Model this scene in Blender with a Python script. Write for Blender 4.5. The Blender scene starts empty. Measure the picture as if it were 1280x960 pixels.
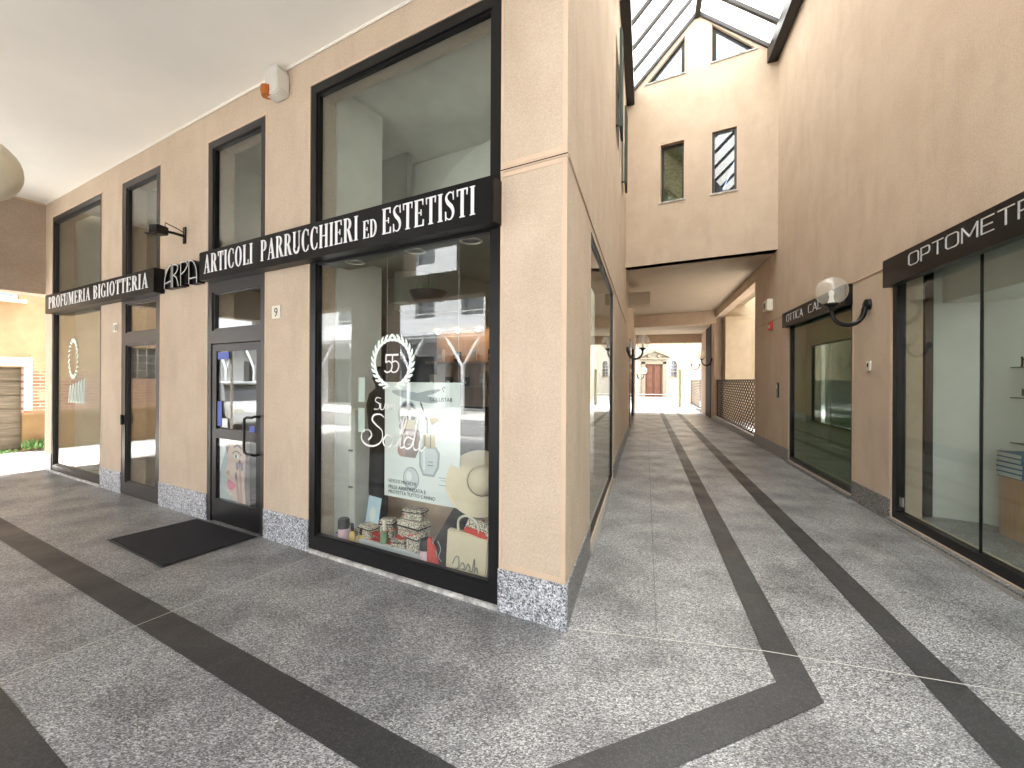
import bpy, bmesh, math, random
from mathutils import Vector, Matrix
from mathutils.geometry import tessellate_polygon
random.seed(7)
R_ = math.radians
sc = bpy.context.scene
col = sc.collection

# ------------------------------------------------------------------ camera, world, sun, exposure
cam_d = bpy.data.cameras.new("camera"); cam = bpy.data.objects.new("camera", cam_d); col.objects.link(cam)
cam.location = (0, 0, 1.65)
cam.rotation_euler = (Matrix.Rotation(R_(90), 3, 'X') @ Matrix.Rotation(R_(0.3), 3, 'Z')).to_euler()
cam_d.sensor_width = 36; cam_d.lens = 36 * 545 / 1280
cam_d.shift_y = -6 / 1280
cam_d.clip_start = 0.05; cam_d.clip_end = 2000
sc.camera = cam

SUN_EL, SUN_AZ = 63, 30      # azimuth clockwise from +Y
w = bpy.data.worlds.new("World"); sc.world = w; w.use_nodes = True
nt = w.node_tree; bg = nt.nodes["Background"]
sky = nt.nodes.new("ShaderNodeTexSky"); sky.sky_type = 'NISHITA'; sky.sun_disc = False
sky.sun_elevation = R_(SUN_EL); sky.sun_rotation = R_(SUN_AZ)
sky.air_density = 1.3; sky.dust_density = 4.0
hs = nt.nodes.new("ShaderNodeHueSaturation"); hs.inputs["Saturation"].default_value = 0.28
nt.links.new(sky.outputs[0], hs.inputs["Color"]); nt.links.new(hs.outputs[0], bg.inputs[0])
bg.inputs[1].default_value = 0.15
sd = bpy.data.lights.new("sun", 'SUN'); sd.energy = 2.6; sd.angle = R_(12); sd.color = (1.0, 0.97, 0.92)
so = bpy.data.objects.new("sun", sd); col.objects.link(so)
a, e = R_(SUN_AZ), R_(SUN_EL)
so.rotation_euler = Vector((math.sin(a) * math.cos(e), math.cos(a) * math.cos(e), math.sin(e))).to_track_quat('Z', 'Y').to_euler()
sc.view_settings.view_transform = 'Standard'; sc.view_settings.look = 'None'
sc.view_settings.exposure = 4.0; sc.view_settings.gamma = 1.0
sc.view_settings.use_curve_mapping = False
sc.render.engine = 'CYCLES'
sc.cycles.max_bounces = 12; sc.cycles.diffuse_bounces = 7; sc.cycles.glossy_bounces = 4
sc.cycles.transmission_bounces = 6; sc.cycles.transparent_max_bounces = 24
sc.cycles.sample_clamp_indirect = 6.0; sc.cycles.caustics_reflective = False; sc.cycles.caustics_refractive = False
sc.cycles.use_denoising = True

# ------------------------------------------------------------------ frames of the place
C0 = Vector((0.35687, 2.86250, 0)); R0 = Vector((3.47442, 1.90937, 0))
aF, aP = R_(60.54), R_(17.0)
def frame(o, ax):
    x = Vector((ax[0], ax[1], 0)); y = Vector((-ax[1], ax[0], 0))
    return Matrix(((x.x, y.x, 0, o.x), (x.y, y.y, 0, o.y), (0, 0, 1, 0), (0, 0, 0, 1)))
FM = frame(C0, (math.sin(aF), -math.cos(aF)))          # shop front: x to the right along it, y into the building
PM = frame(C0, (math.sin(aP), math.cos(aP)))           # passage, left wall: x away from the corner, y into the building
RM = frame(R0, (-math.sin(aP), -math.cos(aP)))         # passage, right wall: x towards the street, y into that building
BM = frame(R0 + Vector((math.sin(aP), math.cos(aP), 0)) * 8.0, (math.sin(aF), -math.cos(aF)))   # bridge front, x from -3.33 to 0
CM = Matrix.Translation((0, 36, 0))                    # church front
WM = Matrix.Identity(4)
def T(x, y, z): return Matrix.Translation((x, y, z))
def PT(s, t, z=0):            # passage coordinates (t to the right of the left wall) in world
    return PM @ Vector((s, -t, z))
def FT(x, y, z=0): return FM @ Vector((x, y, z))

# ------------------------------------------------------------------ materials
M = {}
def mat(name, c, rough=.6, metal=0, spec=.5):
    m = bpy.data.materials.new(name); m.use_nodes = True
    b = m.node_tree.nodes["Principled BSDF"]
    b.inputs["Base Color"].default_value = (*c, 1); b.inputs["Roughness"].default_value = rough
    b.inputs["Metallic"].default_value = metal; b.inputs["Specular IOR Level"].default_value = spec
    M[name] = m; return m, m.node_tree, b
def nd(t, typ, **k):
    n = t.nodes.new(typ)
    for a_, v in k.items():
        if a_.startswith('i_'): n.inputs[a_[2:].replace('_', ' ')].default_value = v
        else: setattr(n, a_, v)
    return n
def coords(t, scale=None):
    tc = nd(t, "ShaderNodeTexCoord"); o = tc.outputs["Object"]
    if scale:
        mp = nd(t, "ShaderNodeMapping"); mp.inputs["Scale"].default_value = scale
        t.links.new(o, mp.inputs[0]); o = mp.outputs[0]
    return o
def ramp(t, src, stops, interp='LINEAR'):
    r = nd(t, "ShaderNodeValToRGB"); r.color_ramp.interpolation = interp
    while len(r.color_ramp.elements) < len(stops): r.color_ramp.elements.new(.5)
    for e_, (p, c) in zip(r.color_ramp.elements, stops):
        e_.position = p; e_.color = (*c, 1) if not isinstance(c, (int, float)) else (c, c, c, 1)
    t.links.new(src, r.inputs[0]); return r.outputs[0]
def noise(t, co, scale, detail=4, rough=.55):
    n = nd(t, "ShaderNodeTexNoise"); n.inputs["Scale"].default_value = scale
    n.inputs["Detail"].default_value = detail; n.inputs["Roughness"].default_value = rough
    t.links.new(co, n.inputs["Vector"]); return n.outputs["Fac"]
def mix(t, f, a_, b_, mode='MIX'):
    m = nd(t, "ShaderNodeMix", data_type='RGBA', blend_type=mode)
    for s, v in ((0, f), (6, a_), (7, b_)):
        if isinstance(v, (int, float)): m.inputs[s].default_value = v
        elif isinstance(v, tuple): m.inputs[s].default_value = (*v, 1)
        else: t.links.new(v, m.inputs[s])
    return m.outputs[2]
def bump(t, b, h, strength, dist=.01):
    n = nd(t, "ShaderNodeBump"); n.inputs["Strength"].default_value = strength; n.inputs["Distance"].default_value = dist
    t.links.new(h, n.inputs["Height"]); t.links.new(n.outputs[0], b.inputs["Normal"])

def stucco(name, c1, c2, c3):
    m, t, b = mat(name, c1, .92, spec=.2)
    co = coords(t)
    big = ramp(t, noise(t, co, 1.6, 6, .65), [(.38, c1), (.62, c2)])
    st = noise(t, coords(t, (1.2, 1.2, .35)), 2.5, 6, .65)
    c = mix(t, ramp(t, st, [(.5, 0.), (.75, .55)]), big, c3)
    fine = noise(t, co, 150, 3, .7)
    mid = noise(t, co, 45, 4, .7)
    c = mix(t, .75, c, ramp(t, fine, [(.3, .66), (.7, 1.25)]), 'MULTIPLY')
    c = mix(t, .5, c, ramp(t, mid, [(.3, .8), (.7, 1.15)]), 'MULTIPLY')
    t.links.new(c, b.inputs["Base Color"])
    add = nd(t, "ShaderNodeMath", operation='ADD'); t.links.new(fine, add.inputs[0]); t.links.new(mid, add.inputs[1])
    bump(t, b, add.outputs[0], .55, .006)
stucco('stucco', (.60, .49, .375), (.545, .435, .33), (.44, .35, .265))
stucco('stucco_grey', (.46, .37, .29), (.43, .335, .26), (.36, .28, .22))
def paint(name, c, rough=.75, var=.12, scale=2.5):
    m, t, b = mat(name, c, rough, spec=.3)
    n = noise(t, coords(t), scale, 5)
    t.links.new(mix(t, 1.0, c, ramp(t, n, [(.3, 1 - var), (.7, 1 + var * .4)]), 'MULTIPLY'), b.inputs["Base Color"])
    bump(t, b, noise(t, coords(t), 60, 3), .08, .003)
paint('trim', (.62, .47, .34))
paint('ceiling_paint', (.88, .85, .78), .8, .05, .8)
paint('room_paint', (.68, .68, .62))
paint('room_light', (.78, .78, .72))
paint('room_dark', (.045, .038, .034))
paint('olive', (.22, .225, .19))
paint('orange_panel', (.72, .46, .30))
paint('tan_front', (.70, .52, .36))
paint('cream', (.70, .60, .45), .6)
paint('court_cream', (.46, .40, .30), .7)
paint('opal', (.88, .80, .62), .3)
paint('old_white', (.45, .41, .34), .7)
paint('white_board', (.60, .62, .63), .5, .04)
paint('grey_panel', (.72, .73, .70), .4, .05)
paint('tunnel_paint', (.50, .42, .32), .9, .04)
paint('grey_green', (.20, .25, .21), .6)
paint('church_wall', (.30, .27, .215), .9, .1, .6)
paint('church_stone', (.23, .19, .135), .9)
paint('pale_facade', (.34, .35, .36), .8)
paint('balcony_white', (.42, .44, .46), .6)
paint('red_cloth', (.62, .07, .05), .7)
paint('pink', (.80, .55, .62), .5, .05)
paint('brown_cloth', (.02, .013, .014), .85)
paint('black_plastic', (.010, .010, .011), .45)
paint('rubber', (.012, .012, .015), .85, .2, 9)
paint('straw', (.66, .56, .40), .8)
paint('ivory', (.78, .74, .62), .5)
paint('grey_plastic', (.62, .60, .55), .5)
paint('green_lid', (.20, .34, .20), .4)
paint('blue_sticker', (.06, .10, .42), .4)
paint('pale_blue', (.55, .72, .82), .4)
paint('book_white', (.70, .73, .74), .4)
paint('book_blue', (.08, .18, .33), .4)
paint('red_plastic', (.5, .05, .04), .4)
paint('silver_paint', (.62, .64, .66), .3)
paint('shutter_green', (.045, .065, .05), .6)
mat('car_paint', (.70, .72, .74), .2)
mat('tyre', (.02, .02, .02), .8)
mat('black_frame', (.0055, .005, .0055), .35, spec=.35)
mat('sign_black', (.006, .006, .0065), .34, spec=.25)
mat('bronze_frame', (.030, .028, .028), .38, .2)
mat('steel', (.55, .54, .52), .35, .9)
mat('letter_white', (.82, .83, .85), .4)
mat('letter_silver', (.62, .64, .64), .3, .3)
mat('brass', (.75, .58, .28), .3, .9)
mat('gold_liquid', (.6, .40, .12), .2)
mat('skin_print', (.55, .38, .30), .5)
mat('skin_shadow', (.36, .21, .16), .5)
mat('lip_print', (.55, .08, .17), .5)
mat('nail_print', (.10, .05, .12), .4)
mat('hair_print', (.10, .06, .045), .5)
mat('print_white', (.74, .78, .76), .45)
mat('print_grey', (.34, .38, .39), .45)
mat('print_silver', (.56, .61, .62), .45)
mat('print_dark', (.03, .03, .035), .45)
mat('print_brown', (.22, .15, .13), .45)
mat('print_gold', (.46, .38, .20), .45)
mat('decal_white', (.78, .88, .82), .6)
mat('decal_pale', (.80, .78, .76), .6)
mat('orange_lens', (.42, .12, .02), .2)
mat('bulb', (.85, .85, .82), .3)
mat('mirror_dark', (.05, .055, .06), .15)

def speck(name, stops, scale, stops2=None, rough=.4, stains=None, stretch=None):
    m, t, b = mat(name, (.3, .3, .3), rough)
    co = coords(t, stretch)
    v = nd(t, "ShaderNodeTexVoronoi"); v.inputs["Scale"].default_value = scale
    t.links.new(co, v.inputs["Vector"])
    sep = nd(t, "ShaderNodeSeparateColor"); t.links.new(v.outputs["Color"], sep.inputs[0])
    c = ramp(t, sep.outputs[0], stops, 'CONSTANT')
    n2 = noise(t, co, scale * .35, 5, .75)
    c = mix(t, .8 if not stains else .45, c, ramp(t, n2, [(.35, .45), (.62, 1.35)]), 'MULTIPLY')
    if stains:
        s = noise(t, coords(t), 1.9, 4, .55)
        c = mix(t, ramp(t, s, [(.36, stains * .75), (.58, 0.)]), c, mix(t, 1.0, c, (.46, .46, .47), 'MULTIPLY'))
        s2 = noise(t, coords(t), .35, 3, .5)
        c = mix(t, .8, c, ramp(t, s2, [(.35, .82), (.65, 1.12)]), 'MULTIPLY')
        rr = ramp(t, noise(t, coords(t), 2.0, 5), [(.3, rough - .1), (.7, rough + .12)])
        t.links.new(rr, b.inputs["Roughness"])
    if stains and stretch:
        grime = noise(t, coords(t), 5.0, 6, .7)
        c = mix(t, ramp(t, grime, [(.56, 0.), (.72, .45)]), c, mix(t, 1.0, c, (.5, .49, .48), 'MULTIPLY'))
    t.links.new(c, b.inputs["Base Color"])
    bump(t, b, n2, .15, .003)
speck('granite_floor', [(0, (.075, .076, .079)), (.24, (.16, .162, .166)), (.46, (.25, .251, .252)), (.68, (.35, .348, .344)), (.86, (.52, .515, .50))], 120, rough=.38, stains=.95, stretch=(1.0, 1.9, 1.0))
speck('granite_plinth', [(0, (.10, .11, .12)), (.25, (.30, .31, .33)), (.5, (.46, .47, .50)), (.75, (.64, .65, .68))], 110, rough=.4)
speck('granite_dark', [(0, (.07, .07, .07)), (.3, (.16, .155, .15)), (.6, (.24, .235, .225)), (.85, (.34, .33, .31))], 110, rough=.4)
speck('black_stone', [(0, (.020, .020, .021)), (.4, (.028, .028, .029)), (.8, (.046, .045, .045))], 150, rough=.45, stains=.5)
speck('asphalt', [(0, (.15, .15, .15)), (.5, (.18, .18, .18)), (.85, (.22, .22, .215))], 60, rough=.8)
speck('paving', [(0, (.42, .41, .39)), (.4, (.48, .47, .45)), (.8, (.55, .54, .51))], 30, rough=.8)
mat('joint', (.50, .49, .45), .8); mat('joint_dark', (.10, .10, .10), .8)

def wood(name, c1, c2, scale=(1, 1, 14), rough=.5):
    m, t, b = mat(name, c1, rough)
    n = noise(t, coords(t, scale), 3.5, 6, .6)
    t.links.new(ramp(t, n, [(.35, c1), (.65, c2)]), b.inputs["Base Color"]); bump(t, b, n, .2, .004)
wood('counter_wood', (.55, .33, .19), (.62, .40, .25), (9, 9, .6), .35)
wood('old_door', (.10, .08, .055), (.18, .145, .10), (.7, .7, 9), .85)
wood('church_door_wood', (.13, .042, .013), (.09, .026, .009), (8, 8, .7), .6)
wood('post_wood', (.16, .17, .11), (.24, .22, .15), (6, 6, .7), .7)

def leopard():
    m, t, b = mat('leopard', (.7, .62, .5), .5)
    co = coords(t)
    v = nd(t, "ShaderNodeTexVoronoi", feature='F1'); v.inputs["Scale"].default_value = 78; t.links.new(co, v.inputs["Vector"])
    spot = ramp(t, v.outputs["Distance"], [(.0, .0), (.17, 0.), (.22, 1.), (.42, 1.), (.48, 0.)])
    base = (.75, .68, .55)
    c = mix(t, spot, base, (.035, .022, .02))
    v2 = nd(t, "ShaderNodeTexVoronoi", feature='F1'); v2.inputs["Scale"].default_value = 11; t.links.new(co, v2.inputs["Vector"])
    c = mix(t, ramp(t, v2.outputs["Distance"], [(.16, .9), (.20, 0.)]), c, (.55, .03, .035))
    t.links.new(c, b.inputs["Base Color"])
leopard()

def house_wall():
    m, t, b = mat('old_plaster', (.7, .5, .3), .95, spec=.1)
    co = coords(t)
    br = nd(t, "ShaderNodeTexBrick"); br.inputs["Scale"].default_value = 1.0
    br.inputs["Brick Width"].default_value = .27; br.inputs["Row Height"].default_value = .075; br.inputs["Mortar Size"].default_value = .012
    br.inputs["Color1"].default_value = (.24, .10, .065, 1); br.inputs["Color2"].default_value = (.30, .16, .105, 1); br.inputs["Mortar"].default_value = (.36, .30, .23, 1)
    mp = nd(t, "ShaderNodeMapping"); mp.inputs["Rotation"].default_value = (R_(90), 0, 0)
    t.links.new(co, mp.inputs[0]); t.links.new(mp.outputs[0], br.inputs["Vector"])
    n = noise(t, co, 1.3, 8, .68)
    sx = nd(t, "ShaderNodeSeparateXYZ"); t.links.new(co, sx.inputs[0])
    # bare brick in a belt between knee and eye level, plaster above, worn render below
    belt = ramp(t, sx.outputs[2], [(.0, 0.), (.28, .0), (.36, .55), (.56, .55), (.66, .0)])
    mr = nd(t, "ShaderNodeMapRange"); mr.inputs["From Max"].default_value = 2.6; t.links.new(sx.outputs[2], mr.inputs[0])
    belt = ramp(t, mr.outputs[0], [(.28, 0.), (.40, .20), (.60, .17), (.76, -.0)])
    ad = nd(t, "ShaderNodeMath", operation='ADD'); t.links.new(n, ad.inputs[0]); t.links.new(belt, ad.inputs[1])
    f = ramp(t, ad.outputs[0], [(.60, 0.), (.63, 1.)])
    pl = ramp(t, noise(t, co, 2.2, 6, .6), [(.35, (.34, .235, .135)), (.6, (.40, .285, .17)), (.75, (.30, .225, .155))])
    low = ramp(t, mr.outputs[0], [(.30, (.50, .45, .38)), (.40, (1, 1, 1))])
    t.links.new(mix(t, f, mix(t, 1.0, pl, low, 'MULTIPLY'), br.outputs["Color"]), b.inputs["Base Color"])
    bump(t, b, ad.outputs[0], .6, .03)
house_wall()

def glass_mat(name, tint, base=.05, frost=0.0):
    m = bpy.data.materials.new(name); m.use_nodes = True; t = m.node_tree
    t.nodes.remove(t.nodes["Principled BSDF"]); out = t.nodes["Material Output"]
    tr = nd(t, "ShaderNodeBsdfTransparent"); tr.inputs[0].default_value = (*tint, 1)
    gl = nd(t, "ShaderNodeBsdfGlossy"); gl.inputs["Roughness"].default_value = 0.0
    lw = nd(t, "ShaderNodeLayerWeight"); lw.inputs[0].default_value = .5
    pw = nd(t, "ShaderNodeMath", operation='POWER'); pw.inputs[1].default_value = 5; t.links.new(lw.outputs["Facing"], pw.inputs[0])
    mu = nd(t, "ShaderNodeMath", operation='MULTIPLY_ADD'); mu.inputs[1].default_value = 1 - base; mu.inputs[2].default_value = base
    t.links.new(pw.outputs[0], mu.inputs[0])
    mx = nd(t, "ShaderNodeMixShader"); t.links.new(mu.outputs[0], mx.inputs[0]); t.links.new(tr.outputs[0], mx.inputs[1]); t.links.new(gl.outputs[0], mx.inputs[2])
    last = mx.outputs[0]
    if frost:
        df = nd(t, "ShaderNodeBsdfDiffuse"); df.inputs[0].default_value = (*tint, 1)
        m2 = nd(t, "ShaderNodeMixShader"); m2.inputs[0].default_value = frost
        t.links.new(last, m2.inputs[1]); t.links.new(df.outputs[0], m2.inputs[2]); last = m2.outputs[0]
    t.links.new(last, out.inputs[0]); M[name] = m
glass_mat('shop_glass', (.965, .985, .972), .075)
glass_mat('optic_glass', (.92, .96, .935), .06)
glass_mat('upper_glass', (.94, .97, .95), .08)
glass_mat('dusk_glass', (.66, .80, .68), .08)
glass_mat('globe_glass', (.97, .95, .90), .08, .16)
glass_mat('window_pane', (.30, .37, .44), .16)
glass_mat('perfume_glass', (.95, .85, .6), .08)

def skylight_mat():
    m = bpy.data.materials.new('skylight_pane'); m.use_nodes = True; t = m.node_tree
    t.nodes.remove(t.nodes["Principled BSDF"]); out = t.nodes["Material Output"]
    a_ = nd(t, "ShaderNodeBsdfTranslucent"); a_.inputs[0].default_value = (.40, .41, .40, 1)
    b_ = nd(t, "ShaderNodeBsdfTransparent"); b_.inputs[0].default_value = (.93, .97, .96, 1)
    x = nd(t, "ShaderNodeMixShader")
    n = noise(t, coords(t), .9, 3); f = ramp(t, n, [(.3, .93), (.7, .98)])
    t.links.new(f, x.inputs[0]); t.links.new(b_.outputs[0], x.inputs[1]); t.links.new(a_.outputs[0], x.inputs[2])
    t.links.new(x.outputs[0], out.inputs[0]); M['skylight_pane'] = m
skylight_mat()
def emit(name, c, s):
    m = bpy.data.materials.new(name); m.use_nodes = True; t = m.node_tree
    b = t.nodes["Principled BSDF"]; b.inputs["Emission Color"].default_value = (*c, 1); b.inputs["Emission Strength"].default_value = s
    M[name] = m
emit('shelf_lamp', (1, .72, .45), 4)
emit('tube_lamp', (1, .98, .94), 4)
def leafy(name, c1, c2):
    m, t, b = mat(name, c1, .6)
    t.links.new(ramp(t, noise(t, coords(t), 9, 3), [(.35, c1), (.65, c2)]), b.inputs["Base Color"])
leafy('leaf', (.05, .11, .025), (.10, .20, .05))

# ------------------------------------------------------------------ mesh builder
class MB:
    def __init__(s): s.v = []; s.f = []
    def box(s, x0, x1, y0, y1, z0, z1, m=None):
        i = len(s.v)
        p = [(x, y, z) for z in (z0, z1) for y in (y0, y1) for x in (x0, x1)]
        s.v += [tuple(m @ Vector(q)) for q in p] if m else p
        s.f += [(i, i + 2, i + 3, i + 1), (i + 4, i + 5, i + 7, i + 6), (i, i + 1, i + 5, i + 4), (i + 2, i + 6, i + 7, i + 3), (i, i + 4, i + 6, i + 2), (i + 1, i + 3, i + 7, i + 5)]
        return s
    def quad(s, a_, b_, c_, d_):
        i = len(s.v); s.v += [tuple(a_), tuple(b_), tuple(c_), tuple(d_)]; s.f.append((i, i + 1, i + 2, i + 3)); return s
    def tube(s, pts, r, n=12, cap=True):
        pts = [Vector(p) for p in pts]; rs = r if isinstance(r, (list, tuple)) else [r] * len(pts)
        i0 = len(s.v); up = None
        for k, p in enumerate(pts):
            d = (pts[min(k + 1, len(pts) - 1)] - pts[max(k - 1, 0)]).normalized()
            if up is None: up = d.orthogonal().normalized()
            up = (up - d * up.dot(d)).normalized(); sd_ = d.cross(up)
            for j in range(n):
                a_ = 2 * math.pi * j / n
                s.v.append(tuple(p + (up * math.cos(a_) + sd_ * math.sin(a_)) * rs[k]))
        for k in range(len(pts) - 1):
            for j in range(n):
                a_ = i0 + k * n + j; b_ = i0 + k * n + (j + 1) % n
                s.f.append((a_, b_, b_ + n, a_ + n))
        if cap:
            s.f.append(tuple(i0 + j for j in range(n))[::-1]); s.f.append(tuple(i0 + (len(pts) - 1) * n + j for j in range(n)))
        return s
    def lathe(s, prof, c=(0, 0, 0), n=20, m=None, sx=1, sy=1):
        i0 = len(s.v)
        for r, z in prof:
            for j in range(n):
                a_ = 2 * math.pi * j / n
                q = Vector((c[0] + r * sx * math.cos(a_), c[1] + r * sy * math.sin(a_), c[2] + z))
                s.v.append(tuple(m @ q) if m else tuple(q))
        for k in range(len(prof) - 1):
            for j in range(n):
                a_ = i0 + k * n + j; b_ = i0 + k * n + (j + 1) % n
                s.f.append((a_, b_, b_ + n, a_ + n))
        if prof[0][0] > 1e-5: s.f.append(tuple(i0 + j for j in range(n))[::-1])
        if prof[-1][0] > 1e-5: s.f.append(tuple(i0 + (len(prof) - 1) * n + j for j in range(n)))
        return s
    def plate(s, outer, y0, y1, holes=(), m=None):
        """polygon in local x,z with holes, from depth y0 to y1"""
        loops = [list(outer)] + [list(h) for h in holes]
        flat = [p for l in loops for p in l]
        tris = tessellate_polygon([[Vector((p[0], p[1], 0)) for p in l] for l in loops])
        i0 = len(s.v); n = len(flat)
        P = [(p[0], y0, p[1]) for p in flat] + [(p[0], y1, p[1]) for p in flat]
        s.v += [tuple(m @ Vector(q)) for q in P] if m else P
        for t_ in tris:
            s.f.append(tuple(i0 + k for k in t_)); s.f.append(tuple(i0 + n + k for k in t_[::-1]))
        b_ = 0
        for l in loops:
            for k in range(len(l)):
                a1 = i0 + b_ + k; a2 = i0 + b_ + (k + 1) % len(l)
                s.f.append((a1, a2, a2 + n, a1 + n))
            b_ += len(l)
        return s
    def build(s, name, mt, parent=None, bevel=0, smooth=True, mw=None, recalc=True):
        me = bpy.data.meshes.new(name); me.from_pydata(s.v, [], s.f); me.validate()
        bm = bmesh.new(); bm.from_mesh(me)
        bmesh.ops.remove_doubles(bm, verts=bm.verts, dist=1e-6)
        if recalc: bmesh.ops.recalc_face_normals(bm, faces=bm.faces)
        if bevel:
            bmesh.ops.bevel(bm, geom=[e_ for e_ in bm.edges if len(e_.link_faces) == 2 and e_.calc_face_angle(0) > .5], offset=bevel, segments=2, affect='EDGES', clamp_overlap=True)
        bm.to_mesh(me); bm.free()
        if smooth:
            me.shade_smooth(); me.set_sharp_from_angle(angle=R_(38))
        me.materials.append(M[mt] if isinstance(mt, str) else mt)
        o = bpy.data.objects.new(name, me); col.objects.link(o)
        if parent: o.parent = parent
        if mw is not None: o.matrix_world = mw
        return o
def rect(x0, x1, z0, z1): return [(x0, z0), (x1, z0), (x1, z1), (x0, z1)]
def bxm(x0, x1, y0, y1, z0, z1): return MB().box(x0, x1, y0, y1, z0, z1)
def thing(name, label, cat, mw, group=None):
    o = bpy.data.objects.new(name, None); col.objects.link(o); o.matrix_world = mw; o.empty_display_size = .1
    o["label"] = label; o["category"] = cat
    if group: o["group"] = group
    return o
def tag(o, label, cat, group=None):
    o["label"] = label; o["category"] = cat
    if group: o["group"] = group
    return o
def struct(o): o["kind"] = "structure"; return o
def dup(o, mw, label):
    c = o.copy(); col.objects.link(c); c.matrix_world = mw; c["label"] = label
    for ch in o.children:
        d = ch.copy(); col.objects.link(d); d.parent = c
        for g in ch.children:
            q = g.copy(); col.objects.link(q); q.parent = d
    return c
def copy_children(o, c): pass
def frame_mb(x0, x1, z0, z1, wd, y0, y1, wb=None, wt=None):
    wb = wb or wd; wt = wt or wd
    return MB().plate(rect(x0, x1, z0, z1), y0, y1, [rect(x0 + wd, x1 - wd, z0 + wb, z1 - wt)])

# ------------------------------------------------------------------ ground
def poly_sheet(name, pts, z, mt):
    vs = [Vector((p.x, p.y, z)) for p in pts]
    tris = tessellate_polygon([vs]); m = MB(); m.v = [tuple(v) for v in vs]; m.f = [tuple(t_) for t_ in tris]
    me = bpy.data.meshes.new(name); me.from_pydata(m.v, [], m.f)
    bm = bmesh.new(); bm.from_mesh(me)
    for f in bm.faces:
        f.normal_update()
        if f.normal.z < 0: f.normal_flip()
    bm.to_mesh(me); bm.free(); me.materials.append(M[mt])
    o = bpy.data.objects.new(name, me); col.objects.link(o); return struct(o)
poly_sheet('ground', [Vector((-600, -600, 0)), Vector((600, -600, 0)), Vector((600, 600, 0)), Vector((-600, 600, 0))], -.012, 'paving')
def line_x(p, d, q, e_):      # intersection of two 2d lines
    k = ((q - p).x * e_.y - (q - p).y * e_.x) / (d.x * e_.y - d.y * e_.x); return p + d * k
fx = Vector((FM[0][0], FM[1][0], 0)); px_ = Vector((PM[0][0], PM[1][0], 0))
far_corner = line_x(PT(0, 3.75), px_, FT(0, -4.7), fx)
poly_sheet('pavement', [FT(-9.98, .3), FT(-9.98, -4.7), far_corner, PT(24, 3.75), PT(24, -.3), PT(.4, -.3)], 0, 'granite_floor')
pv = poly_sheet('street', [FT(-60, -7.6), FT(-60, -11.8), FT(60, -11.8), FT(60, -7.6)], -.006, 'asphalt')
def strip_poly(y_in, wd, t_in, wt, corner_off, name, x_far=-9.97, s_far=23.8):
    # an angled stone band: along the shop front, across the corner, up the passage
    dA, dB = FT(1.189, .119), FT(.355, -.947)
    dd = (dB - dA).normalized(); nn = Vector((dd.y, -dd.x, 0))
    if nn.dot(Vector((0, -1, 0)) + fx * .5) < 0: nn = -nn
    def chain(yy, tt, off):
        a_ = dA + nn * off
        return [FT(x_far, yy), line_x(FT(0, yy), fx, a_, dd), line_x(PT(0, tt), px_, a_, dd), PT(s_far, tt)]
    i_ = chain(-y_in, t_in, corner_off); o_ = chain(-y_in - wd, t_in + wt, corner_off + wd * .98)
    m = MB()
    for k in range(3): m.quad(*[(p.x, p.y, .004) for p in (i_[k], i_[k + 1], o_[k + 1], o_[k])])
    o = m.build(name, 'black_stone', smooth=False); return struct(o)
strip_poly(1.17, .205, 1.185, .195, 0, 'pavement_band')
strip_poly(1.985, .22, 1.955, .21, .79, 'pavement_band')
m = MB()
def jl(p, q, wd=.007, mm=m, z=.0065):
    d = (q - p).normalized(); n_ = Vector((-d.y, d.x, 0)) * wd * .5
    mm.quad(*[(r.x, r.y, z) for r in (p - n_, q - n_, q + n_, p + n_)])
jl(FT(-2.48, -.02), FT(-2.48, -4.6)); jl(PT(.02, .0), PT(.145, 1.2)); jl(PT(.145, 1.2), PT(.14, 3.2)); jl(FT(-7.1, -.02), FT(-7.1, -4.6))
struct(m.build('pavement_joint', 'joint', smooth=False))
m = MB(); jl(PT(.16, .573), PT(23, .6), .004, m); 
for k in range(1, 9): jl(PT(.14 + k * 2.6, .01), PT(.14 + k * 2.6, 3.2), .004, m, .0068)
for k in range(5): jl(FT(-9.2 + k * 1.9, -1.17), FT(-9.2 + k * 1.9, -1.375), .004, m, .0072)
for k in range(12): jl(PT(.9 + k * 1.7, 1.185), PT(.9 + k * 1.7, 1.38), .004, m, .0072); jl(PT(1.5 + k * 1.7, 1.955), PT(1.5 + k * 1.7, 2.165), .004, m, .0072)
for k in range(4): jl(FT(-8.3 + k * 2.4, -.02), FT(-8.3 + k * 2.4, -1.17), .003, m, .0070)
jl(FT(-9.9, -2.9), FT(.6, -2.9), .004, m, .0071); jl(PT(.14, 2.75), PT(23, 2.75), .004, m, .0071)
struct(m.build('pavement_joint', 'joint_dark', smooth=False))

# ------------------------------------------------------------------ corner building (left)
cb = thing('corner_building', 'beige stuccoed corner building with the wide perfumery shopfront and stone plinth', 'building', FM)
ZC = 4.72
openings = [(-9.6, -7.5, .03, 4.42), (-6.79, -5.64, .0, 4.40), (-4.47, -3.35, .0, 4.37), (-2.63, -.51, .03, 4.43)]
# front wall as piers and head (one mesh)
m = MB()
m.plate([(-9.95, 0), (-9.6, 0), (-9.6, 4.42), (-7.5, 4.42), (-7.5, 0), (-6.79, 0), (-6.79, 4.40), (-5.64, 4.40), (-5.64, 0), (-4.47, 0), (-4.47, 4.37), (-3.35, 4.37), (-3.35, 0), (-2.63, 0), (-2.63, 4.43), (-.51, 4.43), (-.51, 0), (-.07, 0), (-.07, 10.5), (-9.95, 10.5)], 0, .29)
m.plate([(-.0705, 0), (0, 0), (-.0700, .285)], 0, 10.5, m=Matrix(((1, 0, 0, 0), (0, 0, 1, 0), (0, 1, 0, 0), (0, 0, 0, 1))))
# square the acute corner: the passage wall starts on the same line
m.build('front_wall', 'stucco', cb, smooth=False)
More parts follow.
